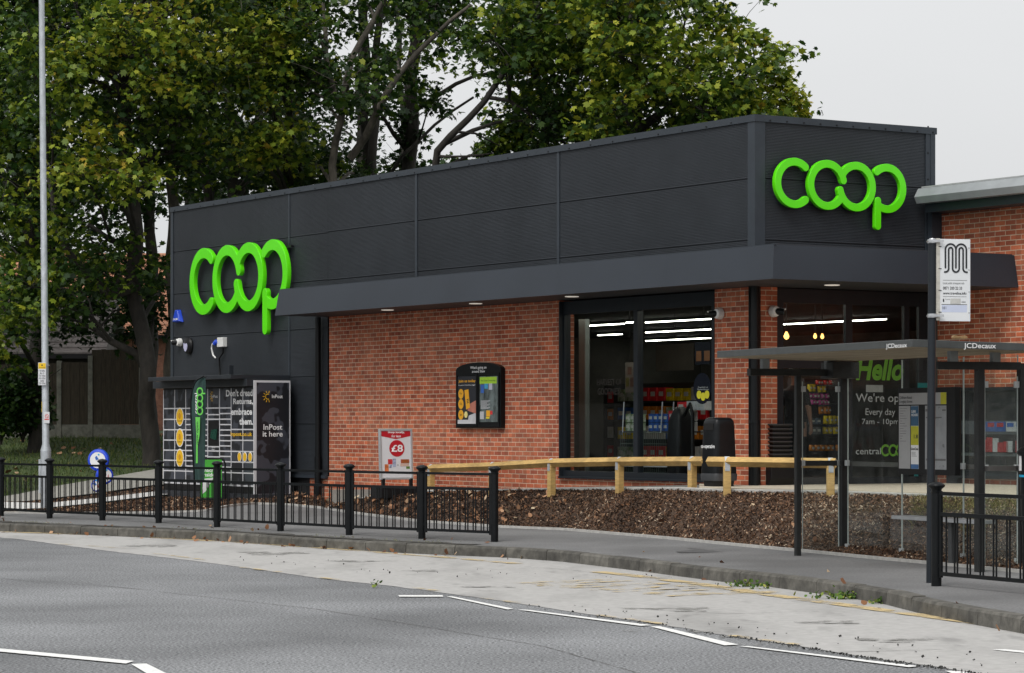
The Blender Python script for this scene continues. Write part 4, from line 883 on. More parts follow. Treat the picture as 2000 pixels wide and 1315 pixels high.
blu = mat('poster blue', (.03, .12, .45), .5, .1)
for a, b, c, d, mt in ((.10, .20, 768, 752, blu), (.22, .33, 760, 750, mat('poster cyan', (.05, .3, .5), .5, .4, 9)), (.36, .47, 762, 750, mat('print lilac', (.5, .5, .6), .5)), (.08, .20, 819, 804, mat('print grey', (.5, .5, .5))), (.28, .40, 814, 802, ora), (.27, .38, 818, 815, mat('poster yellow', (.7, .55, .02), .5)), (.40, .48, 810, 803, redp)):
    MB().box(w_*.5+a, w_*.5+b, -.0778, -.0752, zt_(c), zt_(d)).build('notice', mt, p2)
for k in range(8): MB().box(w_*.5+.10, w_*.5+.40-.05*(k % 3), -.0765, -.0752, zt_(784+k*2.1), zt_(783+k*2.1)).build('text_line', mat('print grey', (.5, .5, .5)), p2)
# ---- cameras, alarm box, lamp box, cable box on the walls
def cctv(p, ang, lab, side):
    o = thing('security_camera', lab, 'security camera', p, ang, 'white security cameras on the shop walls')
    MB().lathe([(.075, .0), (.085, -.01), (.085, -.05), (.07, -.10), (.05, -.11)], 20, axis='y').build('housing', white_pl, o, smooth=35)
    m = MB(); m.tube([(0, -.07, 0), (side*.09, -.16, -.01)], [.055, .05], 14); m.build('lens', black_m, o, smooth=40)
    MB().tube([(side*.02, -.115, .035), (side*.11, -.175, .03)], .012, 6).build('visor', white_pl, o); return o
cctv(B.w(B.x(1407, 0), .018, B.z(B.x(1407), 0, 613)), B.ang, 'white dome camera on the brick pier right of the big window', -1)
cctv(B.w(0, B.y(1509, 0), B.z(0, .8, 610)), B.ang+R(90), 'white dome camera on the brick pier left of the entrance', 1)
cctv(B.w(B.x(354, 0), 0, B.z(B.x(354), 0, 669)), B.ang, 'white dome camera low on the dark wall at the far left', -1)
al = bthing('alarm_box', 'small blue triangular alarm box on the dark wall', 'alarm box', 351, 630, 0)
bluem = mat('alarm blue', (.01, .06, .55), .35, .05, coat=.3); m = MB(); q1 = [(-.20, 0), (.20, 0), (.06, .26), (-.06, .26)]; m.v = [(x, 0, z) for x, z in q1]+[(x*.8, -.09, .02+z*.9) for x, z in q1]; m.f = [(0, 3, 2, 1), (4, 5, 6, 7), (0, 1, 5, 4), (1, 2, 6, 5), (2, 3, 7, 6), (3, 0, 4, 7)]; m.m = [0]*6; m.build('case', bluem, al, bevel=.008)
text('CHUBB', -.13, .10, .045, .085, -.093, white_m, al, bold=.03)
hb = bthing('wall_lamp', 'black oval wall unit with pale heart shaped face beside the camera', 'wall lamp', 371, 676, 0)
MB().lathe([(.16, 0), (.17, -.03), (.15, -.07), (.06, -.09)], 22, axis='y').build('case', black_p, hb, smooth=40); hb.scale = (1, 1, 1.05)
MB().plate([(-.11, .05), (-.10, -.04), (-.05, -.10), (.0, -.11), (.05, -.07), (.07, -.01), (.05, .04), (.0, .05), (-.05, .02), (-.09, .06)], -.098, -.088).build('face', mat('pale lavender', (.5, .5, .68), .5, .04), hb)
cb_ = bthing('cable_box', 'white electrical box with plug and hanging cable on the dark wall', 'electrical box', 438, 678, 0)
MB().box(-.13, .13, -.10, 0, -.0, .19).build('box', white_pl, cb_, bevel=.008); MB().tube([(-.12, -.06, .09), (-.2, -.08, .11), (-.24, -.1, .06)], .05, 10).build('plug', bluem, cb_, smooth=50)
MB().tube([(-.16, -.08, .10), (-.30, -.12, .06), (-.33, -.12, -.02), (-.26, -.12, -.16), (-.18, -.1, -.22)], .018, 8).build('cable', white_pl, cb_, smooth=60)
MB().tube([(.05, -.05, 0), (.04, -.05, -.12), (-.12, -.05, -.22), (-.10, -.05, -.55), (-.06, -.1, -.68)], .018, 8).build('cable', black_p, cb_, smooth=60)
# ---- parcel locker
YK = -.95; lk_x = lambda px: B.x(px, YK)
xk0 = lk_x(319); zk = B.z(lk_x(440), YK, 946); pk = B.w(xk0, YK, zk)
lk = thing('parcel_locker', 'large dark parcel locker with white grid lines and yellow roundels by the wall', 'parcel locker', pk, B.ang)
def kx(px): return lk_x(px)-xk0
def kz(py, px=440): return (HY-py)*B.w(lk_x(px), YK).y/F+CZ-zk
camo = mat('dark camouflage', (.018, .02, .026), .4, .3, 2.2, col2=(.05, .055, .07), lo=.49, hi=.51, detail=2)
zl0, zl1 = kz(946), kz(756)
MB().box(0, kx(497.5), .01, .62, -.16, zl1).build('cabinet', black_p, lk)
MB().box(0, kx(497.5), .0, .0095, 0, zl1-.02).build('door_panel', camo, lk)
line = mat('white grid line', (.6, .6, .62), .5, .03); m = MB()
vx = [319.5, 341.5, 363, 384.5, 406, 429, 451.6, 474.5, 496.5]
for i, px in enumerate(vx): m.box(kx(px)-.014 if i else 0, kx(px)+.014, -.004, -.0005, 0, zl1-.03)
yb_rows = [797, 819, 840, 861, 881.5, 902, 923]
for c in range(8):
    a, b = kx(vx[c])+.0141, kx(vx[c+1])-.0141
    rows = list(yb_rows)
    if c in (2, 3, 5): rows += [(p+q)/2 for p, q in zip(yb_rows, yb_rows[1:])]
    if c == 4: rows = [797, 810, 819, 873, 881.5, 893, 902, 913]
    if c == 6 or c == 7: rows = [881.5, 902, 860, 839, 923]
    for r_ in rows: m.box(a, b, -.004, -.0005, kz(r_)-.012, kz(r_)+.012)
m.box(.0141, kx(497.5), -.004, -.0005, -.03, -.0005)
m.build('grid_lines', line, lk)
MB().box(kx(407.5), kx(427.5), -.012, -.0045, kz(871), kz(822)).build('terminal', black_p, lk)
MB().plate([(kx(413), kz(856)), (kx(424), kz(860)), (kx(426), kz(838)), (kx(415), kz(840))], -.03, -.0125).build('screen', mat('terminal screen', (.02, .07, .05), .15), lk)
yel = mat('roundel yellow', (.85, .5, .01), .5, .05)
for py, tx in ((814, 'Send'), (856, 'Collect'), (897, 'Return')):
    cx_ = kx(352); MB().plate(disc(cx_, kz(py), .185, 0, .95), -.010, -.0045).build('roundel', white_m, lk); MB().plate(disc(cx_, kz(py), .162, 0, .95), -.013, -.0105).build('roundel', yel, lk)
    text(tx, cx_-.1, cx_+.1, kz(py+9.5), kz(py+6), -.0145, pdk, lk); MB().plate(disc(cx_, kz(py-2), .06, 0, 1, 8), -.0145, -.0135).build('icon', mat('amber', (.6, .28, .01)), lk)
for px in (468.5, 479, 489.5):
    MB().plate(disc(kx(px), kz(892), .095, 0, .9), -.010, -.0045).build('roundel', white_m, lk); MB().plate(disc(kx(px), kz(892), .08, 0, .9), -.013, -.0105).build('roundel', yel, lk)
lt = lambda s, a, b, c, d, mt=white_m, **k: text(s, kx(a), kx(b), kz(c), kz(d), -.0065, mt, lk, **k)
lt("Don't dread", 442, 494, 775, 761.5, bold=.03); lt('Returns,', 456, 494.5, 792, 779, bold=.03); lt('embrace', 452, 493, 811, 798, bold=.03); lt('them.', 468, 494.5, 830, 817, bold=.03); lt('inpost.co.uk', 451, 493, 854, 844, yel, bold=.02)
def sunlogo(cx_, cz_, r_, par, y, mt):
    MB().plate([(cx_+r_*.5*math.cos(R(a)), cz_+r_*.5*math.sin(R(a))) for a in range(60, 301, 20)]+[(cx_-r_*.05+r_*.38*math.cos(R(a)), cz_+r_*.38*math.sin(R(a))) for a in range(290, 69, -20)], y-.003, y).build('emblem', mt, par)
    for a in (75, 110, 145, 180, 215, 250, 285):
        c, s_ = math.cos(R(a)), math.sin(R(a)); MB().plate([(cx_+c*r_*.65-s_*r_*.05, cz_+s_*r_*.65+c*r_*.05), (cx_+c*r_-s_*r_*.05, cz_+s_*r_+c*r_*.05), (cx_+c*r_+s_*r_*.05, cz_+s_*r_-c*r_*.05), (cx_+c*r_*.65+s_*r_*.05, cz_+s_*r_*.65-c*r_*.05)], y-.003, y).build('emblem', mt, par)
sunlogo(kx(415), kz(774), .10, lk, -.006, yel); lt('InPost', 414, 426, 777, 771)
lt('Tap to\nbegin', 413, 421, 880, 873.5, align='CENTER')
xe = kx(497.5); ysd = B.y(565.5, lk_x(497.5))-YK      # the end of the cabinet faces the entrance side
MB().box(xe+.0005, xe+.035, -.03, ysd, -.20, zl1+.11).build('side_frame', line, lk)
MB().box(xe+.0355, xe+.04, .02, ysd-.03, -.16, zl1+.07).build('side_panel', camo, lk)
def sz(py, px=532): return (HY-py)*B.w(lk_x(498), YK+.4).y/F+CZ-zk
def sy(px): return B.y(px, lk_x(497.5)+.04)-YK
def st_(s, a, b, c, d, **k): return text(s, sy(a), sy(b), sz(c), sz(d), xe+.0425, white_m, lk, face='+x', **k)
st_('InPost\nit here', 513, 552, 853, 829, align='CENTER', bold=.015, line=.9); st_('InPost', 531, 552, 778, 771, bold=.01)
eo = thing('x', None, None, (xe+.047, sy(523), sz(775)), R(90)); eo.name = 'emblem'; eo.parent = lk; sunlogo(0, 0, .11, eo, 0, yel)
a1_ = xe
m = MB(); m.box(-.16, kx(497), -.16, .75, kz(757)+.01, kz(742)); m.box(.25, kx(497)-.1, -.45, .80, kz(742)+.001, kz(734)); m.box(kx(400), kx(402), .5, .6, kz(757), kz(742)+.3); m.build('canopy_roof', mat('dark roof sheet', (.02, .024, .03), .45, .15), lk, bevel=.006)
m = MB(); m.box(-.05, a1_+.1, -.12, .7, -.30, -.165); m.build('plinth', mat('dark plinth', (.03, .033, .04), .6), lk)
# ---- feather flag
p = PD(395, 997, 50.2); p.z = PZ+.03; ff = thing('feather_flag', 'tall dark curved feather flag with green text on flat base', 'flag', p, R(-20))
fx = lambda px: (px-397)*50.2/F; fz = lambda py: CZ+(HY-py)*50.2/F-p.z
flagm = mat('flag cloth', (.018, .05, .045), .7, .15, 4)
out = [(403.5, 736), (395, 737), (387, 741), (381, 750), (376, 765), (373.5, 785), (373.5, 810), (375, 840), (377.5, 880), (380, 935), (399, 941), (400, 915), (402, 880), (405, 830), (406.5, 780), (406.5, 740)]
m = MB(); nr_ = 24
zs = np.linspace(fz(940), fz(738), nr_)
def edge(py, side):
    L_ = [(738, 396), (742, 387), (750, 381), (765, 376), (785, 373.5), (810, 373.5), (840, 375), (880, 377.5), (940, 381)] if side == 0 else [(738, 405), (742, 406.5), (780, 406.5), (830, 405), (880, 402), (915, 400), (940, 399)]
    return float(np.interp(py, [a for a, b in L_], [b for a, b in L_]))
for z in zs:
    py = HY-(z+p.z-CZ)*F/50.2
    for t in range(9):
        px = edge(py, 0)+(edge(py, 1)-edge(py, 0))*t/8; m.v.append((fx(px)/math.cos(R(20)), .05*math.sin(t*.9+z*1.7)*(t/8), z))
n = len(m.v); m.v += [(a, b+.004, c) for a, b, c in m.v]
for i in range(nr_-1):
    for t in range(8): a = i*9+t; m.f.append((a, a+1, a+10, a+9)); m.m.append(0); m.f.append((n+a+9, n+a+10, n+a+1, n+a)); m.m.append(0)
sail = m.build('sail', flagm, ff, smooth=60)
pp = [(fx(380), 0, fz(1000))]+[(fx(edge(q, 0))-.01, 0, fz(q)) for q in (940, 880, 810, 785, 765, 750, 742, 738)]+[(fx(400), 0, fz(735)), (fx(405), 0, fz(737))]
MB().tube(pp, .016, 8).build('pole', black_m, ff, smooth=60)
grn2 = mat('flag green', (.13, .55, .08), .6, .05)
text('central', fx(382), fx(388), fz(808), fz(768), -.03, white_m, sail, vertical=True, bold=.01)
tmp = stroke_solid('lettering', COOP, .22, .064, .006, grn2, sail, (fx(394), -.04, fz(803)), res=.06); tmp.rotation_euler = (0, R(-90), 0); tmp.scale = (1, 1, .85)
MB().plate([(fx(384), fz(815)), (fx(394), fz(815)), (fx(393), fz(850)), (fx(389), fz(870)), (fx(389), fz(905)), (fx(385), fz(905)), (fx(386), fz(850))], -.035, -.03).build('arrow_print', grn2, sail)
text('now open', fx(387), fx(391.5), fz(868), fz(824), -.038, pdk, sail, vertical=True)
m = MB().rbox(-.42, .22, -.22, .22, -.03, .08, .03); bbp = m.build('base', black_p, ff, bevel=.01)
# ---- green pavement sign by the locker
p = PD(414, 972, 51.6); gs = thing('pavement_sign', 'green poster sign in a black hoop frame in front of the locker', 'sign', p, R(-8))
gx_ = lambda px: (px-414)*51.6/F; gz_ = lambda py: (972-py)*51.6/F
MB().tube([(gx_(394), .03, -.06), (gx_(394), .03, gz_(900)), (gx_(398), .03, gz_(896)), (gx_(432), .03, gz_(896)), (gx_(437), .03, gz_(899)), (gx_(439.5), .03, gz_(906)), (gx_(440), .03, -.06)], .018, 8).build('hoop', black_m, gs, smooth=60)
pg_ = MB().box(gx_(392.5), gx_(434), -.02, .0, .0, gz_(898)).build('poster', mat('vivid green print', (.05, .36, .03), .5, .04), gs)
text('machine', gx_(396), gx_(432), gz_(922), gz_(915), -.022, white_m, pg_, bold=.02); text('inside', gx_(396), gx_(420), gz_(931), gz_(923.5), -.022, white_m, pg_, bold=.02)
MB().plate([(gx_(395), gz_(936)), (gx_(418), gz_(933)), (gx_(402), gz_(960)), (gx_(394), gz_(966))], -.024, -.0205).build('print', mat('print white', (.6, .62, .6)), pg_)
MB().box(gx_(390), gx_(442), -.18, .2, -.10, -.02).build('foot', black_p, gs)
# ---- blue bubble sign
p = PD(196, 996, 49.2); p.z = PZ+.02; bb = thing('bubble_sign', 'blue sign of three stacked round discs with white faces behind the railing', 'sign', p, 0)
blue2 = mat('bubble blue', (.01, .06, .6), .35, .06, coat=.2); bx_ = lambda px: (px-196)*49.2/F; bz_ = lambda py: CZ+(HY-py)*49.2/F-p.z
for cx_, cy_, r_, rot, mtl in ((192.5, 899, .205, -10, 1), (204, 929, .165, 30, 1), (190, 949, .115, -25, 1)):
    o = thing('x', None, None, (bx_(cx_), 0, bz_(cy_)), R(rot)); o.name = 'disc'; o.parent = bb
    MB().lathe([(r_*.6, .045), (r_*.93, .04), (r_, .0), (r_*.93, -.04), (r_*.74, -.052), (r_*.72, -.045)], 32, axis='y').build('rim', blue2, o, smooth=50)
    f_ = MB().lathe([(r_*.71, -.042), (r_*.71, -.050)], 32, axis='y').build('face', white_m, o)
    MB().plate([(-.05, .05), (-.02, .08), (.0, .05), (.02, .02), (-.03, .0)], -.056, -.0505).build('print', blu, o); MB().plate([(.0, .1), (.02, .08), (.04, .1), (.02, .12)], -.056, -.0505).build('print', mat('poster cyan2', (.05, .4, .7)), o); MB().plate([(.05, .03), (.06, -.03), (.04, -.03)], -.056, -.0505).build('print', redp, o)
MB().tube([(0, .03, 0), (0, .03, bz_(905))], .014, 8).build('rod', black_m, bb); MB().lathe([(.16, 0), (.16, .03), (.05, .06)], 20).build('foot', blue2, bb, smooth=40)
# ---- A-board
p = PD(774, 957, 46.3); ab = thing('pavement_board', 'silver framed white poster board with a red price disc by the brick wall', 'sign board', p, B.ang+R(6))
ya = 0; awx = 1.19
KA = 46.3/F; ab.rotation_euler = (0, 0, R(27))
XB = lambda px: (px-776.5)*KA/.89
aw = XB(808)-XB(745); ah = (937-838)*KA; az0 = (957-937)*KA; tl_ = R(-3)
brd = thing('x', None, None, (0, 0, az0), 0); brd.name = 'board'; brd.parent = ab; brd.rotation_euler = (tl_, 0, 0)
silv = mat('silver frame', (.5, .53, .55), .35, .06, 5, metal=.5)
m = MB(); m.box(-aw/2, aw/2, -.03, .03, 0, .035); m.box(-aw/2, aw/2, -.03, .03, ah-.035, ah); m.box(-aw/2, -aw/2+.035, -.03, .03, .0351, ah-.0351); m.box(aw/2-.035, aw/2, -.03, .03, .0351, ah-.0351); m.build('frame', silv, brd, bevel=.004)
MB().box(-aw/2+.036, aw/2-.036, -.018, .0, .036, ah-.036).build('poster', mat('poster white', (.66, .66, .68), .5, .02), brd)
i0, i1 = -aw/2+.037, aw/2-.037; redd = mat('promo red', (.45, .004, .015), .5, .05); zA = lambda py: (937-py)*KA
MB().plate([(i0, ah-.037), (i0, zA(852)), (0, zA(858)), (i1, zA(852)), (i1, ah-.037)], -.021, -.0185).build('header', redd, brd)
text('Shop locally,', XB(761.5), XB(793.5), zA(847.5), zA(842), -.0225, white_m, brd, bold=.03); text('for less', XB(768), XB(786), zA(854.5), zA(849.5), -.0225, white_m, brd, bold=.02, shear=.25)
MB().plate(disc(XB(778), zA(876), .142, 0, 1.0, 32), -.021, -.0185).build('disc', redd, brd); text('£8', XB(767.5), XB(789.5), zA(883), zA(869), -.0225, white_m, brd, bold=.02)
for a, b, c, d, mt in ((760.5, 769, 907, 897, redp), (769.5, 775.5, 912, 896, mat('print blue grey', (.3, .33, .45), .5, .5, 25)), (754, 761.5, 922, 907, mat('print orange', (.6, .16, .05), .5, .4, 25)), (763, 768, 914, 908, mat('print blue grey', (.3, .33, .45))), (785, 801, 905, 897.5, mat('print food', (.55, .35, .03), .5, .7, 18, col2=(.5, .05, .03))), (784, 800, 911, 905.3, mat('print peach', (.6, .42, .35), .5)), (795, 802, 916, 911.5, mat('print green', (.1, .2, .03), .5))):
    MB().box(XB(a), XB(b), -.021, -.0185, zA(c), zA(d)).build('product_print', mt, brd)
text('+', XB(778), XB(780.5), zA(910), zA(907), -.021, pdk, brd)
m = MB(); m.box(XB(749), XB(754), -.03, .03, .04, az0+.02); m.box(XB(802), XB(807), -.03, .03, .04, az0+.02); m.parts('leg', black_p, ab); MB().rbox(XB(735), XB(813), -.2, .2, -.14, .05, .05).build('base', black_p, ab, bevel=.015)
# ---- lamp column
p = PD(89.5, 998, 51.0); p.z = PZ; lc = thing('lamp_column', 'tall galvanised lamp column with small notices behind the left railing', 'lamp post', p, 0)
kk_ = 51.0/F; tx_ = -.0085
m = MB(); z1 = (998-880)*kk_; m.tube([(0, 0, 0), (0, 0, z1)], .098, 20); m.build('base_tube', galv, lc, smooth=50)
m = MB(); m.tube([(0, 0, z1+.0005), (0, 0, z1+.02), (.0, 0, z1+.14), (tx_*9.5, 0, 9.8)], [.100, .098, .066, .052], 20); m.build('shaft', galv, lc, smooth=50)
m = MB(); m.rbox(-.13, -.085, -.05, .05, .35, z1-.15, .01); m.build('door', galv, lc)
m = MB(); m.tube([(tx_*9.5, 0, 9.8), (tx_*9.5+.1, -.8, 9.95)], .03, 10); m.build('arm', galv, lc); MB().rbox(tx_*9.5-.02, tx_*9.5+.22, -1.4, -.8, 9.9, 10.02, .05).build('lantern', galv, lc, bevel=.02)
zL = lambda py: (998-py)*kk_; xs_ = lambda px: (px-89.5)*kk_
m = MB().rbox(xs_(76.5), xs_(92), -.115, -.10, zL(751), zL(707), .006); sp_ = m.build('sign_plate', mat('sign white', (.65, .66, .68), .5, .04), lc)
MB().box(xs_(77.2), xs_(91.3), -.118, -.1155, zL(719), zL(708)).build('yellow_header', mat('sign yellow', (.8, .52, .01), .5, .04), sp_); text('No loading', xs_(78.2), xs_(90.3), zL(718), zL(715.3), -.1195, pdk, sp_); MB().plate(disc(xs_(84.3), zL(712), .014, 0, 1, 10), -.1195, -.1182).build('symbol', pdk, sp_)
text('No loading\nMon - Fri\n7.30 - 9.30 am\n4.00 - 6.30 pm\nSaturday\n7.30 - 9.30 am', xs_(78), xs_(90.6), zL(749), zL(721), -.117, pdk, sp_, align='CENTER', bold=.01)
for py in (712, 743): MB().tube([(-.03, -.10, zL(py)), (.068, -.055, zL(py)), (.07, 0, zL(py))], .006, 6).build('clip', steel, sp_)
n2_ = MB().box(xs_(87), xs_(98), -.075, -.07, zL(825), zL(803)).build('notice', mat('sign white', (.65, .66, .68)), lc)
redr = mat('sign red', (.6, .02, .02), .5, .05)
m = MB(); 
for i in range(16):
    a, b = 2*math.pi*i/16, 2*math.pi*(i+1)/16; c0, z0_ = xs_(93), zL(811.5)
    m.plate([(c0+.028*math.cos(a), z0_+.028*math.sin(a)), (c0+.028*math.cos(b), z0_+.028*math.sin(b)), (c0+.037*math.cos(b), z0_+.037*math.sin(b)), (c0+.037*math.cos(a), z0_+.037*math.sin(a))], -.077, -.0755)
m.plate([(c0-.024, z0_+.018), (c0-.018, z0_+.024), (c0+.024, z0_-.018), (c0+.018, z0_-.024)], -.0772, -.0756); m.build('prohibition_ring', redr, n2_)
MB().box(xs_(88), xs_(97), -.077, -.0755, zL(818.5), zL(816.5)).build('red_line', redr, n2_)
MB().box(-.075, -.068, -.02, .02, zL(803), zL(783)).build('number_tag', mat('sign yellow', (.8, .52, .01)), lc)
# ---- bus stop pole and flag
p = PH(1817, 1141, PZ); bp_ = thing('bus_stop_pole', 'tall dark bus stop pole carrying a white flag sign with a striped letter', 'bus stop', p, 0); K = p.y/F
MB().tube([(0, 0, 0), (.006*3.5, 0, (1141-472)*K)], .042, 18).build('pole', frame_m, bp_, smooth=50); MB().tube([(.021, 0, (1141-472)*K), (.0215, 0, (1141-466)*K)], [.043, .03], 18).build('cap', steel, bp_, smooth=40)
qx = lambda px: (px-1817)*K; qz = lambda py: (1141-py)*K
sg_ = thing('x', None, None, (qx(1834), -.01, 0), R(14)); sg_.name = 'flag_sign'; sg_.parent = bp_
sw = (1898-1835)*K/math.cos(R(14)); sxx = lambda px: (px-1834)*K/math.cos(R(14))
MB().box(-.035, .004, -.012, .012, qz(626), qz(466)).build('channel', mat('aluminium', (.5, .48, .43), .4, .15, 20), sg_)
pl_ = MB().rbox(.004, sw, -.008, .006, qz(627.5), qz(467), .003).build('plate', mat('enamel white', (.72, .74, .76), .35, .03, 3, coat=.2), sg_, bevel=.002)
# the striped M: two dark bands per stroke
ink = mat('ink black', (.012, .014, .018), .4, .05)
strk = [[(0, -5.0), (0, 0)]+arc(1.6, 0, 1.6, 180, 0, 30)[1:]+[(3.2, -5.0)], [(3.2, 0)]+arc(4.8, 0, 1.6, 180, 0, 30)[1:]+[(6.4, -5.0)],
    [(-.2, -6.2)]+arc(0, -5.2, 1.0, -90, 0, 14)+[(1, 0)]+arc(1.6, 0, .6, 180, 0, 20)[1:]+[(2.2, -5.2)]+arc(3.2, -5.2, 1.0, 180, 360, 24)[1:]+[(4.2, 0)]+arc(4.8, 0, .6, 180, 0, 20)[1:]+[(5.4, -5.2)]+arc(6.4, -5.2, 1.0, 180, 270, 14)[1:]+[(6.6, -6.2)]]
xs0_ = sxx(1843); 
lg = stroke_solid('emblem', strk, .235, 1, .004, ink, sg_, (0, 0, 0), res=.05)
me = lg.data; co = np.zeros(len(me.vertices)*3); me.vertices.foreach_get('co', co); co = co.reshape(-1, 3); mn, mx = co.min(0), co.max(0)
co[:, 0] = sxx(1843)+(co[:, 0]-mn[0])/(mx[0]-mn[0])*(sxx(1891.5)-sxx(1843)); co[:, 2] = qz(533)+(co[:, 2]-mn[2])/(mx[2]-mn[2])*(qz(475)-qz(533)); co[:, 1] -= .0105
me.vertices.foreach_set('co', co.ravel()); me.update()
bt = lambda s, a, b, c, d, **k: text(s, sxx(a), sxx(b), qz(c), qz(d), -.0092, ink, sg_, name='lettering', **k)
bt('Local public transport info', 1841, 1884.5, 556.5, 551); bt('0871 200 22 33', 1841, 1880, 566, 560, bold=.02); bt('www.traveline.info', 1841, 1889, 575.5, 570, bold=.02); bt('181', 1839.5, 1847.5, 604.5, 599)
for py, a, b in ((547.5, 1841, 1890), (579.5, 1841, 1889), (594.7, 1838, 1890)): MB().box(sxx(a), sxx(b), -.0095, -.0082, qz(py)-.0016*(2 if py > 590 else 1), qz(py)+.0016).build('rule', ink, sg_)
MB().box(sxx(1838.5), sxx(1890), -.0088, -.0082, qz(610), qz(596)).build('route_strip', mat('pale blue strip', (.55, .6, .75), .5, .03), sg_); MB().box(sxx(1856), sxx(1877), -.0102, -.0082, qz(593.5), qz(583)).build('sticker', mat('grey sticker', (.5, .5, .48), .5), sg_)
bt('managed', 1858, 1875, 590, 586.5); MB().box(sxx(1841), sxx(1843.5), -.0095, -.0082, qz(590), qz(584)).build('icon', ink, sg_); bt('For more info', 1846, 1855, 586, 583.5); bt('64268', 1879, 1887, 591, 588.5, bold=.02)
for py in (471.5, 617): 
    m = MB(); m.tube([(-.05, -.0, qz(py)-.02), (-.05, 0, qz(py)+.02)], .05, 14); m.box(-.10, .06, -.055, -.04, qz(py)-.012, qz(py)+.012); m.tube([(-.09, -.06, qz(py)), (-.09, .06, qz(py))], .012, 8); m.box(-.02, .02, -.02, .02, qz(py)-.015, qz(py)+.015)
    m.build('clamp', steel, bp_, loc=(.021+.05, 0, 0))
m = MB()
for py in (482, 525, 567.5, 610): m.box(-.012, .02, -.014, -.0085, qz(py)-.004, qz(py)+.004)
for py in (484, 527, 570, 611): m.box(sw-.02, sw-.012, -.012, -.0085, qz(py)-.004, qz(py)+.004)
m.parts('rivet', ink, sg_)
# ---- round bin at the right edge
p = PD(2030, 1122, 29.4); p.z = PZ+.03; rb = thing('street_bin', 'tall black tapered street bin with a cyan band at the right edge', 'bin', p, 0); kb_ = 29.4/F; zb_ = lambda py: CZ+(HY-py)*kb_-p.z
MB().lathe([(.17, 0), (.215, zb_(905)), (.22, zb_(888))], 28).build('body', black_m, rb, smooth=40); MB().lathe([(.238, zb_(887.9)), (.24, zb_(882)), (.20, zb_(874)), (.05, zb_(868))], 28).build('lid', black_m, rb, smooth=30)
MB().lathe([(.2165, zb_(932)), (.219, zb_(927.5))], 28).build('band', mat('cyan band', (.01, .35, .6), .4, .04), rb, smooth=30); MB().lathe([(.178, zb_(1118)), (.180, zb_(1112))], 28).build('band', mat('cyan band', (.01, .35, .6)), rb, smooth=30)
for a in range(0, 360, 60): 
    c, s_ = math.cos(R(a+10)), math.sin(R(a+10)); o = MB().rbox(-.03, .03, -.005, .005, -.08, .08, .004).build('label_plate', white_m, rb); o.location = (.217*c, .217*s_, zb_(905)); o.rotation_euler = (0, 0, R(a+10+90))
# ============================================================ BUS SHELTER
S = Frame(4.21, 28.6, (.353, -.935)); GZ = CZ-1.60
sh = thing('bus_shelter', 'glass and dark steel bus shelter with flat grey roof beside the kerb', 'bus shelter', S.w(0, 0, 0), S.ang)
RH = CZ+.90; drop = .035
roof_u = mat('shelter underside', (.30, .25, .17), .7, .25, 3, stretch=(.4, 3, 1))
def rz(y): return RH-drop*y/2
m = MB(); x0, x1, y0, y1 = -4.85, 0, 0, 1.7; tkn = .082
m.v = [(x0, y0, rz(0)-tkn), (x1, y0, rz(0)-tkn), (x1, y1, rz(2)-tkn), (x0, y1, rz(2)-tkn), (x0, y0, rz(0)), (x1, y0, rz(0)), (x1, y1, rz(2)), (x0, y1, rz(2))]
m.f = [(3, 2, 1, 0), (4, 5, 6, 7), (0, 1, 5, 4), (1, 2, 6, 5), (2, 3, 7, 6), (3, 0, 4, 7)]; m.m = [1, 0, 0, 0, 0, 0]; roof = m.build('roof', [grey_roof, roof_u], sh, bevel=.006)
m = MB(); m.box(x0+.05, x1-.05, .05, 1.95, rz(0)+.002-.035, rz(0)+.012-.03); 
text('JCDecaux', S.x(1731, 0), S.x(1772, 0), S.z(-.1, 0, 681), S.z(-.1, 0, 669.5), -.004, white_m, roof, bold=.012)
text('JCDecaux', S.y(1882, 0), S.y(1945, 0), S.z(0, .8, 683.5), S.z(0, .8, 670.5), .004, white_m, roof, bold=.012, face='+x')
spost = mat('shelter post', (.018, .019, .019), .5, .25, 10, spec=.3)
xn, xf = -.64, -4.72
def spo(px, xl, wd=.085, zt_=None):
    y = S.y(px, xl); MB().rbox(xl-wd/2, xl+wd/2, y-wd/2, y+wd/2, GZ-.02, zt_ or rz(y)-tkn-.115, .012).build('post', spost, sh); return y
yf1 = spo(1558, xf, .07); yf2 = spo(1647, xf, .10); yn1 = spo(1913, xn, .09); yn2 = spo(1997, xn, .10)
for xl, pl0, ye in ((xf, 1462, yf2+.1), (xn, 1826, 1.68)):
    y0_ = S.y(pl0, xl); zb2 = S.z(xl, y0_, 735 if xl == xf else 722); MB().rbox(xl-.05, xl+.05, y0_, ye, rz(1)-tkn-.20, rz(1)-tkn-.115, .01).build('beam', spost, sh, bevel=.003)
    for yy in (y0_+.22, ye-.3): MB().rbox(xl-.04, xl+.04, yy-.05, yy+.05, rz(1)-tkn-.1149, rz(yy)-tkn-.002, .01).build('stub', mat('grey stub', (.22, .24, .25), .5), sh)
MB().rbox(xf-.12, xf+.2, yf2-.25, yf2+.12, rz(1)-tkn-.23, rz(1)-tkn-.03, .01).build('control_box', spost, sh)
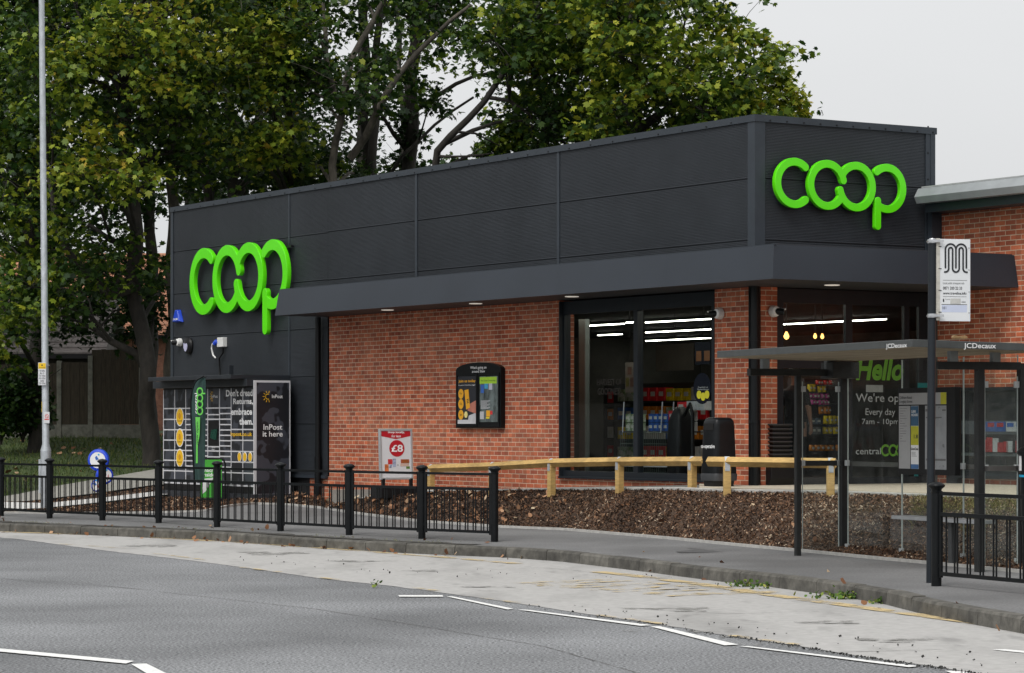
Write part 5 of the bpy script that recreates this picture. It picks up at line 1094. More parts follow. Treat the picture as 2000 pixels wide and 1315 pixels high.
# glass: end panes, back panes with clamps and mid rail
def spane(xa_, ya_, xb_, yb2, z0, z1, px_=None):
    d = Vector((xb_-xa_, yb2-ya_, 0)); l = d.length; a = math.atan2(d.y, d.x); o = MB().box(.0, l, -.005, .005, z0, z1).build('pane', sglass, sh, loc=(xa_, ya_, 0), rot=a)
    e = MB(); e.box(.0, .008, -.007, .007, z0, z1); e.box(l-.008, l, -.007, .007, z0, z1); e.build('pane_edge', mat('glass edge', (.42, .47, .45), .3), o); return o
zt2 = rz(1)-tkn-.22; zg0 = GZ+.07
spane(xf, yf1+.06, xf, yf2-.06, zg0, zt2-.05); spane(xn, yn1+.06, xn, yn2-.06, zg0, zt2-.05)
yb0 = yf2; 
def backpt(px):   # intersection of view ray with back line
    # back line from (xf,yf2) to (xn,yn2)
    for _ in range(1): pass
    k = (px-CX)/F; a = S.w(xf, yf2); b = S.w(xn, yn2); t = (k*a.y-a.x)/((b.x-a.x)-k*(b.y-a.y)); return (xf+(xn-xf)*t, yf2+(yn2-yf2)*t)
cl = []
bp = [backpt(px) for px in (1656, 1762, 1882, 1988)]
for (a, b), (c, d) in zip(bp, bp[1:]): spane(a, b+.0, c, d, zg0, rz(1)-tkn-.03 if c < -1.5 else rz(1)-tkn-.03)
ba = math.atan2(yn2-yf2, xn-xf)
m = MB(); cl_m = mat('clamp grey', (.42, .44, .44), .4, .05)
def clampat(x, y, z, a=ba, w_=.035): o = MB().rbox(-w_, w_, -.02, .02, z-.035, z+.035, .01).build('clamp', cl_m, sh, loc=(x, y, 0), rot=a)
zmid = GZ+.86+.27
for (x, y) in bp:
    for z in (zg0+.03, zmid): clampat(x, y-.01, z)
for xl, a_, b_ in ((xf, yf1, yf2), (xn, yn1, yn2)):
    for yy in (a_+.07, b_-.07):
        for z in (zmid, zt2-.14): clampat(xl, yy, z, R(90))
xm_, ym_ = bp[0]; l_ = math.hypot(xn-xf, yn2-yf2)
MB().rbox(0, l_, .012, .035, zmid-.035, zmid+.02, .004).build('mid_rail', mat('mid rail', (.09, .085, .08), .5, .1), sh, loc=(xf, yf2+.02, 0), rot=ba)
MB().rbox(xf-.02, xf+.02, yf1, yf2, zmid-.035, zmid+.03, .004).build('mid_rail', spost, sh)
MB().rbox(xn-.02, xn+.02, yn1, yn2, zmid-.035, zmid+.02, .004).build('mid_rail', mat('mid rail', (.09, .085, .08)), sh)
# perch seat
xA, yA = backpt(1790); xB_, yB = backpt(1955)
st = MB().rbox(0, math.hypot(xB_-xA, yB-yA), -.34, -.06, GZ+.50, GZ+.54, .01).build('seat', mat('seat metal', (.32, .33, .34), .4, .1), sh, loc=(xA, yA, 0), rot=ba, bevel=.004)
ls = math.hypot(xB_-xA, yB-yA)
for f_ in (.42, .62): MB().rbox(ls*f_-.04, ls*f_+.04, -.24, -.16, GZ-.02, GZ+.4995, .01).build('seat_leg', mat('leg grey', (.05, .053, .055), .5), sh, loc=(xA, yA, 0), rot=ba)
# ---- timetable case (its own part of the shelter)
ca, cb2 = backpt(1768), backpt(1880); lw = math.hypot(cb2[0]-ca[0], cb2[1]-ca[1]); zc_ = lambda py: CZ+(HY-py)*31.4/F
cs = MB().rbox(0, lw, -.10, -.02, zc_(928), zc_(757), .008).build('timetable_case', black_p, sh, loc=(ca[0], ca[1], 0), rot=ba, bevel=.004)
cxx = lambda px: (px-1766)/(1880-1766)*lw
pap = mat('timetable paper', (.36, .36, .36), .6, .1, 2, lo=.3, hi=.7); pap2 = mat('map paper', (.30, .31, .32), .6, .12, 6); blotch(pap2, 9, .62, .66, amount=(1, .6))
for a, b, c, d, mt in ((1769, 1864, 790, 767, pap), (1769, 1792, 917, 792.5, pap), (1793.5, 1809, 917, 792.5, white_m), (1822, 1864, 917, 792.5, pap2), (1853, 1864, 789.8, 767.2, mat('acid yellow', (.5, .48, .01), .5))):
    MB().box(cxx(a), cxx(b), -.104 if mt.name != 'acid yellow' else -.106, -.1005 if mt.name != 'acid yellow' else -.1042, zc_(c), zc_(d)).build('sheet', mt, cs)
for c, d, mt in ((832, 793, mat('sheet blue', (.02, .09, .18), .5)), (870, 832.5, mat('acid yellow', (.5, .48, .01))), (916.8, 908, mat('sheet blue2', (.05, .15, .35), .5))): MB().box(cxx(1793.7), cxx(1809), -.106, -.1042, zc_(c), zc_(d)).build('print', mt, cs)
tt = lambda s, a, b, c, d, mt=ink, **k: text(s, cxx(a), cxx(b), zc_(c), zc_(d), -.1075, mt, cs, **k)
tt('Oldham Road\nLongley Street', 1770.5, 1797, 788, 773); tt('5,000\nHOURS', 1795, 1808, 813, 801, white_m, bold=.02); tt('1.8', 1800, 1808, 857, 849, bold=.02); tt('LiveChat', 1794.5, 1809, 880, 875, bold=.02)
m = MB()
for k in range(14): m.box(cxx(1771), cxx(1774+random.random()*12), -.1052, -.1045, zc_(797+k*5.0+.8), zc_(797+k*5.0))
for k in range(4): m.box(cxx(1795), cxx(1800+random.random()*8), -.1052, -.1045, zc_(884+k*2.5+.7), zc_(884+k*2.5))
m.box(cxx(1856), cxx(1863), -.1052, -.1045, zc_(803), zc_(800)); m.box(cxx(1823), cxx(1827), -.1052, -.1045, zc_(804), zc_(799)); m.box(cxx(1824), cxx(1855), -.1052, -.1045, zc_(817), zc_(814.5)); m.box(cxx(1824), cxx(1863), -.1052, -.1045, zc_(900), zc_(896))
m.parts('text_line', mat('print mid grey', (.12, .12, .12), .6), cs)
# crushed food carton on the roof
p = S.w(S.x(1874, .3), .3, rz(.3)+.001); fb_ = thing('food_carton', 'crushed brown paper carton lying on the shelter roof', 'litter', p, R(10))
MB().plate([(-.07, 0), (.07, 0), (.078, .02), (.05, .034), (-.02, .026), (-.065, .036), (-.08, .015)], -.04, .04).build('carton', mat('brown paper', (.42, .26, .12), .8, .3, 30), fb_, bevel=.004)
# ============================================================ TREES, FENCE, HOUSES
bark = mat('bark', (.022, .019, .015), .9, .5, 5, .9, stretch=(1, 1, .35), bscale=14, bdist=.03); barkl = mat('pale bark', (.085, .075, .06), .9, .5, 5, .8, stretch=(1, 1, .4), bscale=14, bdist=.03)
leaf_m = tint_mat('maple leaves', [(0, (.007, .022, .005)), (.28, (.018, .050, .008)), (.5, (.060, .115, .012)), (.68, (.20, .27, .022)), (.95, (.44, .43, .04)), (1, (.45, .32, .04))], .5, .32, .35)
MAP2 = [MAPLE[i] for i in (0, 2, 3, 4, 5, 6, 7, 8, 9, 10)]
def roofline(px): return 407-.161*(px-335) if px > 335 else 640
def allowed(px, py):
    if px > 335 and py > roofline(px)+25: return False
    if py > 640: return False
    # open sky on the right of the big crown
    e = np.interp(py, [-200, -60, 0, 40, 70, 100, 150, 200, 260], [1250, 1340, 1375, 1410, 1480, 1515, 1540, 1556, 1560])
    if px > e-45: return False
    # gaps of sky
    for cx, cy, a, b in ((905, 262, 95, 62), (690, 285, 45, 30), (650, 60, 40, 70), (845, 290, 60, 30), (780, 215, 30, 40), (800, 70, 30, 50), (640, 200, 25, 40)):
        if ((px-cx)/a)**2+((py-cy)/b)**2 < 1: return False
    return True
allT = []
def tree(lab, Z, stems, region, n, br=1.05, ls=.155, tint0=.35, sprays=12, per=22, group='maples growing behind the shop', barkm=None, extra=(), minr=.02, zsp=2.2, ycut=None, name='maple_tree'):  # lighter front tints put highlights into the leaf colour, besides real yellowing
    s0 = stems[0][0]; base = PD(s0[0], s0[1], Z); base.z = min(base.z, CZ-.3) if s0[1] > 700 else CZ-.5
    o = thing(name, lab, 'tree', base, 0, group); m = MB(); pts = []
    for si, (path, r0, r1) in enumerate([(st[:-1], *st[-1]) for st in stems]):
        P = [PD(x, y, Z+.3*math.sin(i*2.1+si))-base for i, (x, y) in enumerate(path)]
        if si == 0: P[0] = Vector((P[0].x, P[0].y, -.9))
        Q = resample(P, max(4, int(sum((b-a).length for a, b in zip(P, P[1:]))/.5)))
        for i, q in enumerate(Q[1:-1]): q.x += .05*math.sin(i*1.3+si*2); q.y += .08*math.cos(i*.9+si)
        R_ = [r0+(r1-r0)*i/(len(Q)-1) for i in range(len(Q))]
        if si == 0: R_[0] *= 1.5
        m.tube(Q, R_, 9); pts += list(zip(Q, R_))
    blobs = list(extra); tries = 0
    while len(blobs) < n+len(extra) and tries < n*40:
        tries += 1; px = random.uniform(region[0], region[1]); py = random.uniform(region[2], region[3])
        if allowed(px, py): blobs.append((px, py, Z+random.uniform(-zsp, zsp), br*random.uniform(.7, 1.25), tint0+random.gauss(0, .08)))
    LP, TN = [], []
    for (px, py, z, r, t0) in blobs:
        c = PD(px, py, z)-base
        cand = [(q, r_) for q, r_ in pts if q.z < c.z-.2] or pts[:1]
        q, rq = min(cand, key=lambda e: (e[0]-c).length+.35*max(0, 1.5-(c.z-e[0].z)))
        mid = q.lerp(c, .5)+Vector((random.gauss(0, .12), random.gauss(0, .12), .18)); r1 = min(rq*.6, .03+.012*(c-q).length)
        m.tube([q, q.lerp(mid, .5), mid, c.lerp(mid, .3), c], [r1, r1*.85, r1*.7, r1*.5, minr*.8], 6, cap=False)
        for _ in range(sprays):
            v = Vector((random.gauss(0, 1), random.gauss(0, 1), random.gauss(0, .75))); v.normalize(); e = c+v*r*random.uniform(.35, 1.15)
            if random.random() < .55: m.tube([c+(e-c)*.1, c.lerp(e, .6)+Vector((0, 0, .05)), e], [minr*.6, minr*.4, .005], 4, cap=False)
            k = int(per*random.uniform(.5, 1.4)); LP.append(np.array(e)+rng.normal(size=(k, 3))*[.15*r+.05, .15*r+.05, .09*r+.04]); TN.append(np.clip(t0+.10*rng.normal()+.13*rng.normal(size=k)+.02*(v.z > .2), 0, 1))  # upper sprays tinted slightly lighter, as if lit from above
    m.build('trunk', barkm or bark, o, smooth=60)
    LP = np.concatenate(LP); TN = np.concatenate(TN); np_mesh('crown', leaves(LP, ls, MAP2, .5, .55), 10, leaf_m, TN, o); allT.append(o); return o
def ext_(lst): return [tuple(a) for a in lst]
Tl = tree('nearest maple with a thick bent trunk left of the shop corner', 62.5, [[(296, 890), (288, 800), (294, 735), (276, 665), (262, 560), (264, 460), (262, 380), (242, 290), (246, 140), (255, -60), (.23, .09)], [(292, 735), (262, 690), (225, 672), (195, 650), (170, 600), (.12, .04)], [(264, 480), (220, 470), (180, 440), (140, 470), (.09, .03)], [(262, 560), (215, 580), (190, 560), (150, 520), (110, 440), (90, 330), (.13, .05)], [(246, 200), (200, 120), (150, 20), (.08, .03)]],
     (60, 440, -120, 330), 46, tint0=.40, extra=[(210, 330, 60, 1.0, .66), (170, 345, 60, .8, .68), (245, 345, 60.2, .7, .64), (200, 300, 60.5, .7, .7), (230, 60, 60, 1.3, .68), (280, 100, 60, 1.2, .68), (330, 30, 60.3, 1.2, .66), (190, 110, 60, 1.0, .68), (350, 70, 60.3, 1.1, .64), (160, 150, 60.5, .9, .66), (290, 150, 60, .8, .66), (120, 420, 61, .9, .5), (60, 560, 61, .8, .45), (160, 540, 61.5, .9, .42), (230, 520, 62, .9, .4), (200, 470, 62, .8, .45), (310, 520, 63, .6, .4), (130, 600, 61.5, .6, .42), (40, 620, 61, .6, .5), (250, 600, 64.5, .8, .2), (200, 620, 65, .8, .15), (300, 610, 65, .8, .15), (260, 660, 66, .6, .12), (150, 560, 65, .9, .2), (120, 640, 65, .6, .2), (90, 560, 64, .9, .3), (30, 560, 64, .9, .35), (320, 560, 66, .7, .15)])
tree('slim pale maple trunk rising just left of the cladding edge', 65, [[(336, 720), (338, 430), (334, 300), (344, 170), (352, 60), (365, -80), (.20, .08)], [(334, 300), (365, 190), (388, 110), (.10, .04)]], (250, 480, -130, 210), 22, tint0=.50, barkm=barkl)
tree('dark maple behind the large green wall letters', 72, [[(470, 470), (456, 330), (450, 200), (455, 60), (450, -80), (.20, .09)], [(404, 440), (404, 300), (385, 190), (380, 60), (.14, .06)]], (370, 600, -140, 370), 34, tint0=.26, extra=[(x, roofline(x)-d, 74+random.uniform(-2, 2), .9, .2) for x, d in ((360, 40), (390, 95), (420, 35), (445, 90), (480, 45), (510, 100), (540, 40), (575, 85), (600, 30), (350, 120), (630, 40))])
tree('maple with yellowing hanging sprays above the second cladding joint', 67, [[(578, 480), (572, 330), (560, 220), (572, 110), (600, -60), (.18, .07)], [(572, 300), (545, 250), (520, 190), (505, 110), (.06, .03)]], (470, 650, -130, 330), 18, tint0=.40, extra=[(510, 90, 63, .8, .68), (475, 90, 63, .7, .66), (535, 215, 63, .7, .66), (510, 280, 63, .6, .64), (540, 30, 63.5, .8, .6), (455, 60, 63.5, .8, .6), (500, 300, 63, .45, .7)])
tree('maple with pale sinuous stem in the middle of the row', 64, [[(648, 420), (652, 320), (664, 220), (684, 130), (722, 50), (765, -40), (.15, .06)], [(684, 310), (720, 250), (752, 195), (800, 115), (860, 55), (920, 10), (.10, .04)], [(664, 220), (640, 120), (630, 0), (.09, .04)]], (560, 800, -130, 200), 13, tint0=.36, barkm=barkl, sprays=11, extra=[(660, 340, 66, .7, .35), (615, 320, 66, .8, .3), (700, 340, 67, .5, .3), (570, 350, 67, .8, .3)])
tree('twin stemmed dark maple between the pale ones', 74, [[(716, 450), (714, 260), (712, 100), (716, -80), (.17, .10)], [(730, 440), (730, 260), (736, 100), (745, -80), (.14, .08)]], (640, 840, -130, 190), 16, tint0=.22)
tree('straight dark trunked maple left of the sky gap', 68, [[(798, 400), (800, 300), (804, 180), (812, 60), (815, -80), (.24, .14)], [(804, 220), (860, 180), (920, 150), (980, 140), (.07, .03)], [(800, 300), (755, 240), (730, 180), (.07, .03)], [(760, 345), (790, 300), (850, 240), (925, 190), (.05, .03)]], (700, 900, -130, 160), 16, tint0=.30, extra=[(800, 330, 69, .5, .25), (765, 340, 69, .6, .3), (850, 200, 66, .5, .25), (790, 260, 68, .5, .25), (760, 180, 68, .7, .25)])
tree('leaning maple limb crossing the sky gap above the roof', 60, [[(826, 345), (850, 305), (885, 262), (950, 190), (1000, 125), (1040, 50), (.15, .05)], [(870, 280), (910, 258), (960, 240), (1020, 236), (.06, .025)], [(850, 305), (905, 308), (960, 300), (.035, .015)], [(950, 190), (1010, 200), (1060, 260), (.05, .02)], [(895, 258), (930, 262), (975, 285), (.03, .012)]], (950, 1130, -60, 120), 14, tint0=.44, sprays=13, extra=[(1000, 255, 61, .35, .4), (985, 292, 61, .4, .42), (960, 305, 61, .3, .4), (900, 328, 61, .25, .4)])
tree('broad maple crown over the middle of the roof', 62, [[(1062, 380), (1066, 250), (1050, 160), (1030, 60), (1020, -60), (.18, .07)], [(1066, 250), (1120, 160), (1160, 60), (.10, .04)], [(1060, 300), (1010, 220), (990, 150), (.07, .03)], [(1120, 330), (1150, 230), (1210, 150), (.08, .03)]], (960, 1260, -90, 300), 44, tint0=.47, zsp=2.5)
tree('rightmost maple with yellowing tips spreading over the roof corner', 58, [[(1240, 380), (1250, 250), (1240, 130), (1230, 0), (.18, .07)], [(1250, 250), (1330, 190), (1420, 160), (1500, 150), (.10, .03)], [(1250, 210), (1320, 110), (1370, 50), (.09, .03)], [(1250, 280), (1350, 250), (1450, 225), (.07, .03)]], (1150, 1560, -60, 262), 54, br=.85, tint0=.54, zsp=2.0, sprays=10, extra=[(1535, 150, 58, .35, .66), (1520, 205, 58, .5, .66), (1555, 215, 58, .3, .7), (1505, 95, 58, .4, .64), (1480, 210, 57.5, .6, .64), (1440, 60, 58, .35, .6), (1400, 30, 58, .5, .58)])
tree('maple at the left frame edge behind the lamp column', 66, [[(70, 860), (75, 640), (60, 430), (90, 250), (75, 100), (60, -80), (.26, .10)], [(60, 430), (20, 300), (-20, 150), (.12, .05)], [(75, 560), (130, 420), (165, 300), (.12, .04)]], (-170, 210, -140, 420), 62, tint0=.35, extra=[(20, 480, 63, 1.0, .55), (15, 350, 63, .9, .6), (-30, 600, 64, 1.0, .5), (10, 690, 64, .5, .5), (60, 500, 64, .9, .45), (25, 640, 64, .7, .45), (40, 260, 64, .9, .5), (120, 490, 64, .8, .5)])
tree('second maple further left beyond the lamp column', 74, [[(-90, 860), (-80, 500), (-110, 200), (-90, -80), (.24, .10)]], (-330, 60, -140, 560), 50, tint0=.34)
for k, (lab, cx0, cx1, n, Z) in enumerate((('dim tree in the second row behind the lamp column', -120, 200, 36, 84), ('dim tree in the second row behind the thick bent trunk', 150, 430, 34, 86), ('dim tree in the second row behind the large wall letters', 380, 640, 26, 88), ('dim low tree in the second row behind the pale stems', 560, 860, 5, 90))):
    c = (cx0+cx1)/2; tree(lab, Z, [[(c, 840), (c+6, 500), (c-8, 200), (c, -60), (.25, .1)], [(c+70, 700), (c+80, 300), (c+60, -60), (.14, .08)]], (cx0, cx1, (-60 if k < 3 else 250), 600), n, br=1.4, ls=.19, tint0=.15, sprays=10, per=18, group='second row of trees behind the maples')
# hedges and maples added unseen to darken the glass reflections; rendered wall mirrored too
def hedge(lab, x, y, ang, L_, H_, n):
    o = thing('hedge', lab, 'hedge', (x, y, 0), ang); m = MB(); m.rbox(-L_/2, L_/2, -.9, .9, 0, H_-.5, .6); m.build('dark_core', mat('hedge inside', (.008, .012, .006), .9, .3, 6), o)  # solid dark core stands for the shaded inside
    q = np.stack([(rng.random(n)-.5)*L_, rng.normal(size=n)*.18+np.where(rng.random(n) < .5, -1.0, 1.0), rng.random(n)*H_], 1); q[:, 2] += .35*np.sin(q[:, 0]*1.7)+.2*rng.normal(size=n)
    np_mesh('foliage', leaves(q, .24, FALLEN, .4, .3), 6, leaf_m, np.clip(.22+.12*rng.normal(size=n), 0, 1), o)
hedge('tall dark hedge added unseen for the window reflections, left of the shop grounds', -36, 61, R(64), 34, 7.5, 9000)
hedge('unseen tall dark hedge added to darken the entrance glass reflections', 46, 20, R(64), 40, 8.5, 9000)
hw_ = thing('garden_wall', 'white rendered wall out of frame left, in front of the hedge', 'wall', (-31, 58.5, 0), R(64)); MB().box(-1.6, 1.2, -.1, .1, 0, 2.3).build('render_coat', mat('white render', (.5, .48, .46), .9, .1, 2), hw_); MB().box(-1.7, 1.3, -.16, .16, 2.3, 2.38).build('coping', pale_conc, hw_)
for k, (x, y, s) in enumerate(((-24, 50, .8), (-27, 66, 1.0), (32, 30, .9), (36, 22, 1.0))):
    c = copy_tree(allT[(k*3) % 9]); c.location = (x, y, .3 if y > 40 else .0); c.rotation_euler = (0, 0, k*1.9); c.scale = (s, s, s)
    c['label'] = 'unseen maple added beside the road for the glass reflections'; c['group'] = 'unseen maples added for the glass reflections'
# ---- garden fence
Zf = 69.5; fo = PD(40, 852, Zf); fn = thing('garden_fence', 'weathered timber panel fence on concrete posts below the trees at left', 'fence', fo, 0)
K = Zf/F; fX = lambda px: (px-40)*K; fZ = lambda py: (852-py)*K
fwood = mat('weathered fence wood', (.05, .04, .026), .9, .35, 5, .4, stretch=(6, 1, .6)); fconc = mat('mossy concrete', (.17, .17, .14), .9, .3, 6, .4)
for a, b, top in ((-80, -20, 712), (-17, 28, 712), (31, 70, 712), (74, 113, 710), (118, 174, 708), (179, 274, 683)):
    m = MB(); x = fX(a)
    while x < fX(b)-.05: m.box(x, min(x+.118, fX(b)), .0 if int(x*8) % 2 else .012, .03, fZ(829), fZ(top)+random.uniform(-.01, .01)); x += .122
    m.box(fX(a), fX(b), .031, .07, fZ(800), fZ(793)); m.box(fX(a), fX(b), .031, .07, fZ(730), fZ(723)); m.build('panel', fwood, fn); MB().box(fX(a), fX(b), .0, .05, fZ(856), fZ(829.5)).build('gravel_board', fconc, fn)
for px, top in ((-82, 706), (-18.5, 706), (29.5, 706), (72, 706), (115.5, 705), (176.5, 695), (276, 684)): MB().box(fX(px)-.06, fX(px)+.06, -.03, .09, -.1, fZ(top)).build('post', fconc, fn, bevel=.01)
# ---- garage with grey tiled roof, house with terracotta roof
tile_g = mat('grey roof tiles', (.13, .115, .11), .85, .3, 9); tile_t = mat('terracotta tiles', (.42, .20, .12), .85, .25, 9)
def house(name, lab, px0, px1, Z, pe, pr, dep, tm, wm, wins=()):
    o = thing(name, lab, 'building', PD(px0, 835, Z), 0); K = Z/F; b = o.location; w_ = (px1-px0)*K; ze = CZ+(HY-pe)*K-b.z; zr = CZ+(HY-pr)*K-b.z
    MB().box(.3, w_-.3, .3, dep-.3, -1.5, ze).build('wall', wm, o); m = MB(); n = int(math.hypot(dep/2, zr-ze)/.3)
    for sgn in (0, 1):
        for i in range(n):
            t0, t1 = i/n, (i+1)/n; y0 = dep/2*t0; y1 = dep/2*t1; z0 = ze+(zr-ze)*t0; z1 = ze+(zr-ze)*t1
            if sgn: y0, y1 = dep-y0, dep-y1
            m.poly([(0, y0, z0+.05), (w_, y0, z0+.05), (w_, y1, z1+.01), (0, y1, z1+.01)]); m.poly([(0, y0, z0+.01), (w_, y0, z0+.01), (w_, y0, z0+.05), (0, y0, z0+.05)])
    m.poly([(.3, .3, ze), (.3, dep-.3, ze), (.3, dep/2, zr)]); m.poly([(w_-.3, .3, ze), (w_-.3, dep-.3, ze), (w_-.3, dep/2, zr)])
    rf = m.build('roof', tm, o); MB().box(0, w_, -.06, .02, ze-.12, ze).build('gutter', black_p, rf); MB().tube([(0, dep/2, zr+.05), (w_, dep/2, zr+.05)], .12, 8).build('ridge', tm, rf)
    return o
house('house', 'house with terracotta tiled roof glimpsed behind the trees at left', -260, 420, 92, 655, 488, 9, tile_t, mat('house brick', (.26, .12, .08), .9, .25, 8))
gr_ = house('garage', 'low outbuilding with grey tiled roof behind the garden fence', -60, 205, 74, 692, 590, 5, tile_g, mat('dark timber wall', (.03, .026, .02), .9, .3, 5))
# ---- shrubs at the fence
def shrub(lab, px, py, Z, w_, h_, n):
    o = thing('shrub', lab, 'shrub', PD(px, py, Z), 0, 'dark shrubs in front of the garden fence'); q = rng.normal(size=(n, 3)); q /= np.linalg.norm(q, axis=1)[:, None]; q *= (rng.random((n, 1))**.4); q *= [w_, w_*.6, h_/2]; q[:, 2] += h_/2
    np_mesh('foliage', leaves(q, .13, FALLEN, .4, .3), 6, leaf_m, np.clip(.25+.12*rng.normal(size=n), 0, 1), o); m = MB()
    for k in range(5): m.tube([(0, 0, -.1), (random.gauss(0, w_*.3), random.gauss(0, .2), h_*.5), (random.gauss(0, w_*.6), random.gauss(0, .3), h_*.9)], [.03, .02, .008], 5)
    m.build('stem', bark, o)
shrub('tall dark shrub left of the lamp column', 45, 856, 66, .75, 1.9, 1800); shrub('dark shrub at the left frame edge', 2, 860, 65.5, .7, 1.5, 1400); shrub('low dark shrub between fence and lamp column', 75, 856, 67.5, .4, 1.2, 700)
# ============================================================ GOODS INSIDE THE SHOP, AND THE SHOPPER
def shelf_unit(lab, lx, ly, ang, w_, h_, levels, d=.4):
    o = thing('display_shelf', lab, 'shelf', B.w(lx, ly, FL), B.ang+ang); dk = mat('dark shelf', (.03, .03, .032), .5)
    MB().box(0, w_, d, d+.03, 0, h_).build('back', dk, o)
    for z in levels: MB().box(0, w_, 0, d-.001, z-.03, z).build('shelf', dk, o)
    for x in (-.03, w_): MB().box(x, x+.03, 0, d+.03, 0, h_).build('upright', dk, o)
    return o
def goods(kind, cat, grp, labf, fr_pos, ang, items):
    pass
def mk_pack(mt, w_, d, h_, kind='box', lab=None, name='snack_pack', cat='packet', grp=None):
    o = thing(name, lab, cat, (0, 0, 0), B.ang, grp); m = MB()
    if kind == 'bag':
        n = 6
        for i, (t, zz) in enumerate(((.02, 0), (.9, .12), (1, .5), (.8, .88), (.02, 1))):
            for j in range(10): a = 2*math.pi*j/10; m.v.append((w_/2*math.cos(a)*(1 if i in (0, 4) else .95), d/2*math.sin(a)*t, zz*h_))
        for i in range(4):
            for j in range(10): m.f.append((i*10+j, i*10+(j+1) % 10, (i+1)*10+(j+1) % 10, (i+1)*10+j)); m.m.append(0)
    else: m.rbox(-w_/2, w_/2, -d/2, d/2, 0, h_, .012)
    m.build('wrapper', mt, o, smooth=50)
    MB().box(-w_*.3, w_*.3, -d/2-.004, -d/2-.001, h_*.35, h_*.7).build('front_print', mat('print pale', (.55, .55, .5), .5), o) if kind != 'bag' else MB().plate(disc(0, h_*.5, min(w_, h_)*.22, 0, 1, 10), -d/2-.004, -d/2+.002).build('front_print', mat('print pale', (.55, .55, .5)), o)
    return o
crisp_y, crisp_p, crisp_r, crisp_o = mat('foil yellow', (.75, .55, .01), .25, .35, 14), mat('foil pink', (.42, .05, .22), .25, .4, 14), mat('foil red', (.55, .02, .02), .25, .35, 14), mat('foil amber', (.6, .2, .02), .25, .35, 14)
# snack wall behind the entrance left pane, facing the end face: local x runs along ly
lxs = -2.6
def yS(px): return B.y(px, lxs+.02)
sU = shelf_unit('dark snack shelving inside the shop behind the entrance glass', lxs, yS(1575), R(90), yS(1650)-yS(1575), 1.62, (.35, .72, 1.0, 1.25, 1.5), .4)
def zS(py): return B.z(lxs, yS(1610), py)
def row(px0, px1, py_b, hpx, n, mt, lab, kind='bag', grp=None, name='snack_packet', cat='snack packet'):
    w_ = (yS(px1)-yS(px0))/n; z = zS(py_b); h_ = hpx*B.w(lxs, yS(1610)).y/F; first = None
    for i in range(n):
        y = yS(px0)+w_*(i+.5); pos = B.w(lxs+.10+random.uniform(-.03, .03), y, z)
        if first is None: first = mk_pack(mt, w_*.95, .09, h_, kind, lab, name, cat, grp); o = first
        else: o = copy_tree(first)
        o.location = pos; o.rotation_euler = (0, random.uniform(-.12, .12) if kind == 'bag' else 0, B.ang+R(90)+random.uniform(-.15, .15))
row(1572, 1588, 766, 15, 2, crisp_y, 'yellow snack bag on the top left of the entrance shelving', grp='yellow bags upper left'); row(1593, 1607, 767, 13, 2, crisp_y, 'yellow bag beside the pink packets on the upper shelf', grp='yellow bags upper middle')
row(1586, 1618, 752, 9, 4, crisp_r, 'small red packet in the top row behind the entrance', grp='small red packets in the top row')
row(1572, 1612, 779, 10, 5, crisp_p, 'pink packet in the upper of two pink rows', grp='upper pink packets'); row(1576, 1612, 791, 10, 5, crisp_p, 'pink packet in the lower of two pink rows', grp='lower pink packets')
row(1594, 1616, 809, 15, 3, crisp_o, 'amber packet below the pink rows behind the glass', grp='amber packets below the pink')
row(1600, 1636, 829, 17, 4, crisp_y, 'large yellow crisp bag heaped at waist height', grp='large yellow crisp bags'); row(1602, 1636, 848, 14, 4, crisp_y, 'yellow crisp bag with dark stripe under the large ones', grp='lower yellow crisp bags')
row(1576, 1594, 848, 14, 2, mat('grey box', (.12, .13, .14), .5, .3, 20), 'grey printed carton beside the yellow bags', 'box', 'grey cartons', 'carton', 'box'); row(1576, 1594, 829, 12, 2, mat('blue grey box', (.08, .11, .15), .5, .3, 20), 'blue grey carton stacked over the printed cartons', 'box', 'blue grey cartons', 'carton', 'box')
row(1574, 1634, 881, 12, 6, crisp_o, 'brown and yellow bag on the lowest shelf by the door', grp='bags on the lowest shelf')
# cage of multipacks behind the big window: local x along the long front
def zW(py, px, ly): x = B.x(px, ly); return B.z(x, ly, py)
lyc = .75; X = lambda px: B.x(px, lyc)
cage = thing('wire_cage', 'low wire display cage with multipacks on top behind the big window', 'display cage', B.w(X(1212), lyc, FL), B.ang); wid = X(1338)-X(1212); wirem = mat('wire green grey', (.16, .2, .18), .35, .1, metal=.6); hz = zW(845, 1300, lyc)-FL
m = MB()
for i in range(31): x = wid*i/30; m.tube([(x, 0, .12), (x, 0, hz)], .004, 5, cap=False)
for z in (.12, .35, .58, hz): m.tube([(0, 0, z), (wid, 0, z)], .007, 6)
m.build('mesh_front', wirem, cage); MB().box(0, wid, .0, .6, hz+.001, hz+.02).build('top_tray', MC['dark shelf'], cage); MB().tube([(-.02, -.03, .22), (wid+.1, -.03, .22)], .014, 8).build('bumper', steel, cage)
for x in (.03, wid*.5, wid-.03): MB().box(x-.02, x+.02, .1, .14, 0, .12).build('foot', black_p, cage)
for px in (1217, 1292, 1314): MB().tube([(X(px)-X(1212), -.01, hz), (X(px)-X(1212)+.0, .02, zW(785, px, lyc)-FL)], .011, 8).build('upright', steel, cage)
def wrow(px0, px1, py_b, hpx, n, mt, lab, grp):
    w_ = (X(px1)-X(px0))/n; h_ = hpx*B.w(X(1300), lyc).y/F; z = FL+hz+.022+(845-py_b)*B.w(X(1300), lyc).y/F; first = None
    for i in range(n):
        pos = B.w(X(px0)+w_*(i+.5), lyc+.15, z)
        if first is None: o = first = mk_pack(mt, w_*.96, .22, h_*.97, 'box', lab, 'multipack', 'multipack', grp)
        else: o = copy_tree(first)
        o.location = pos
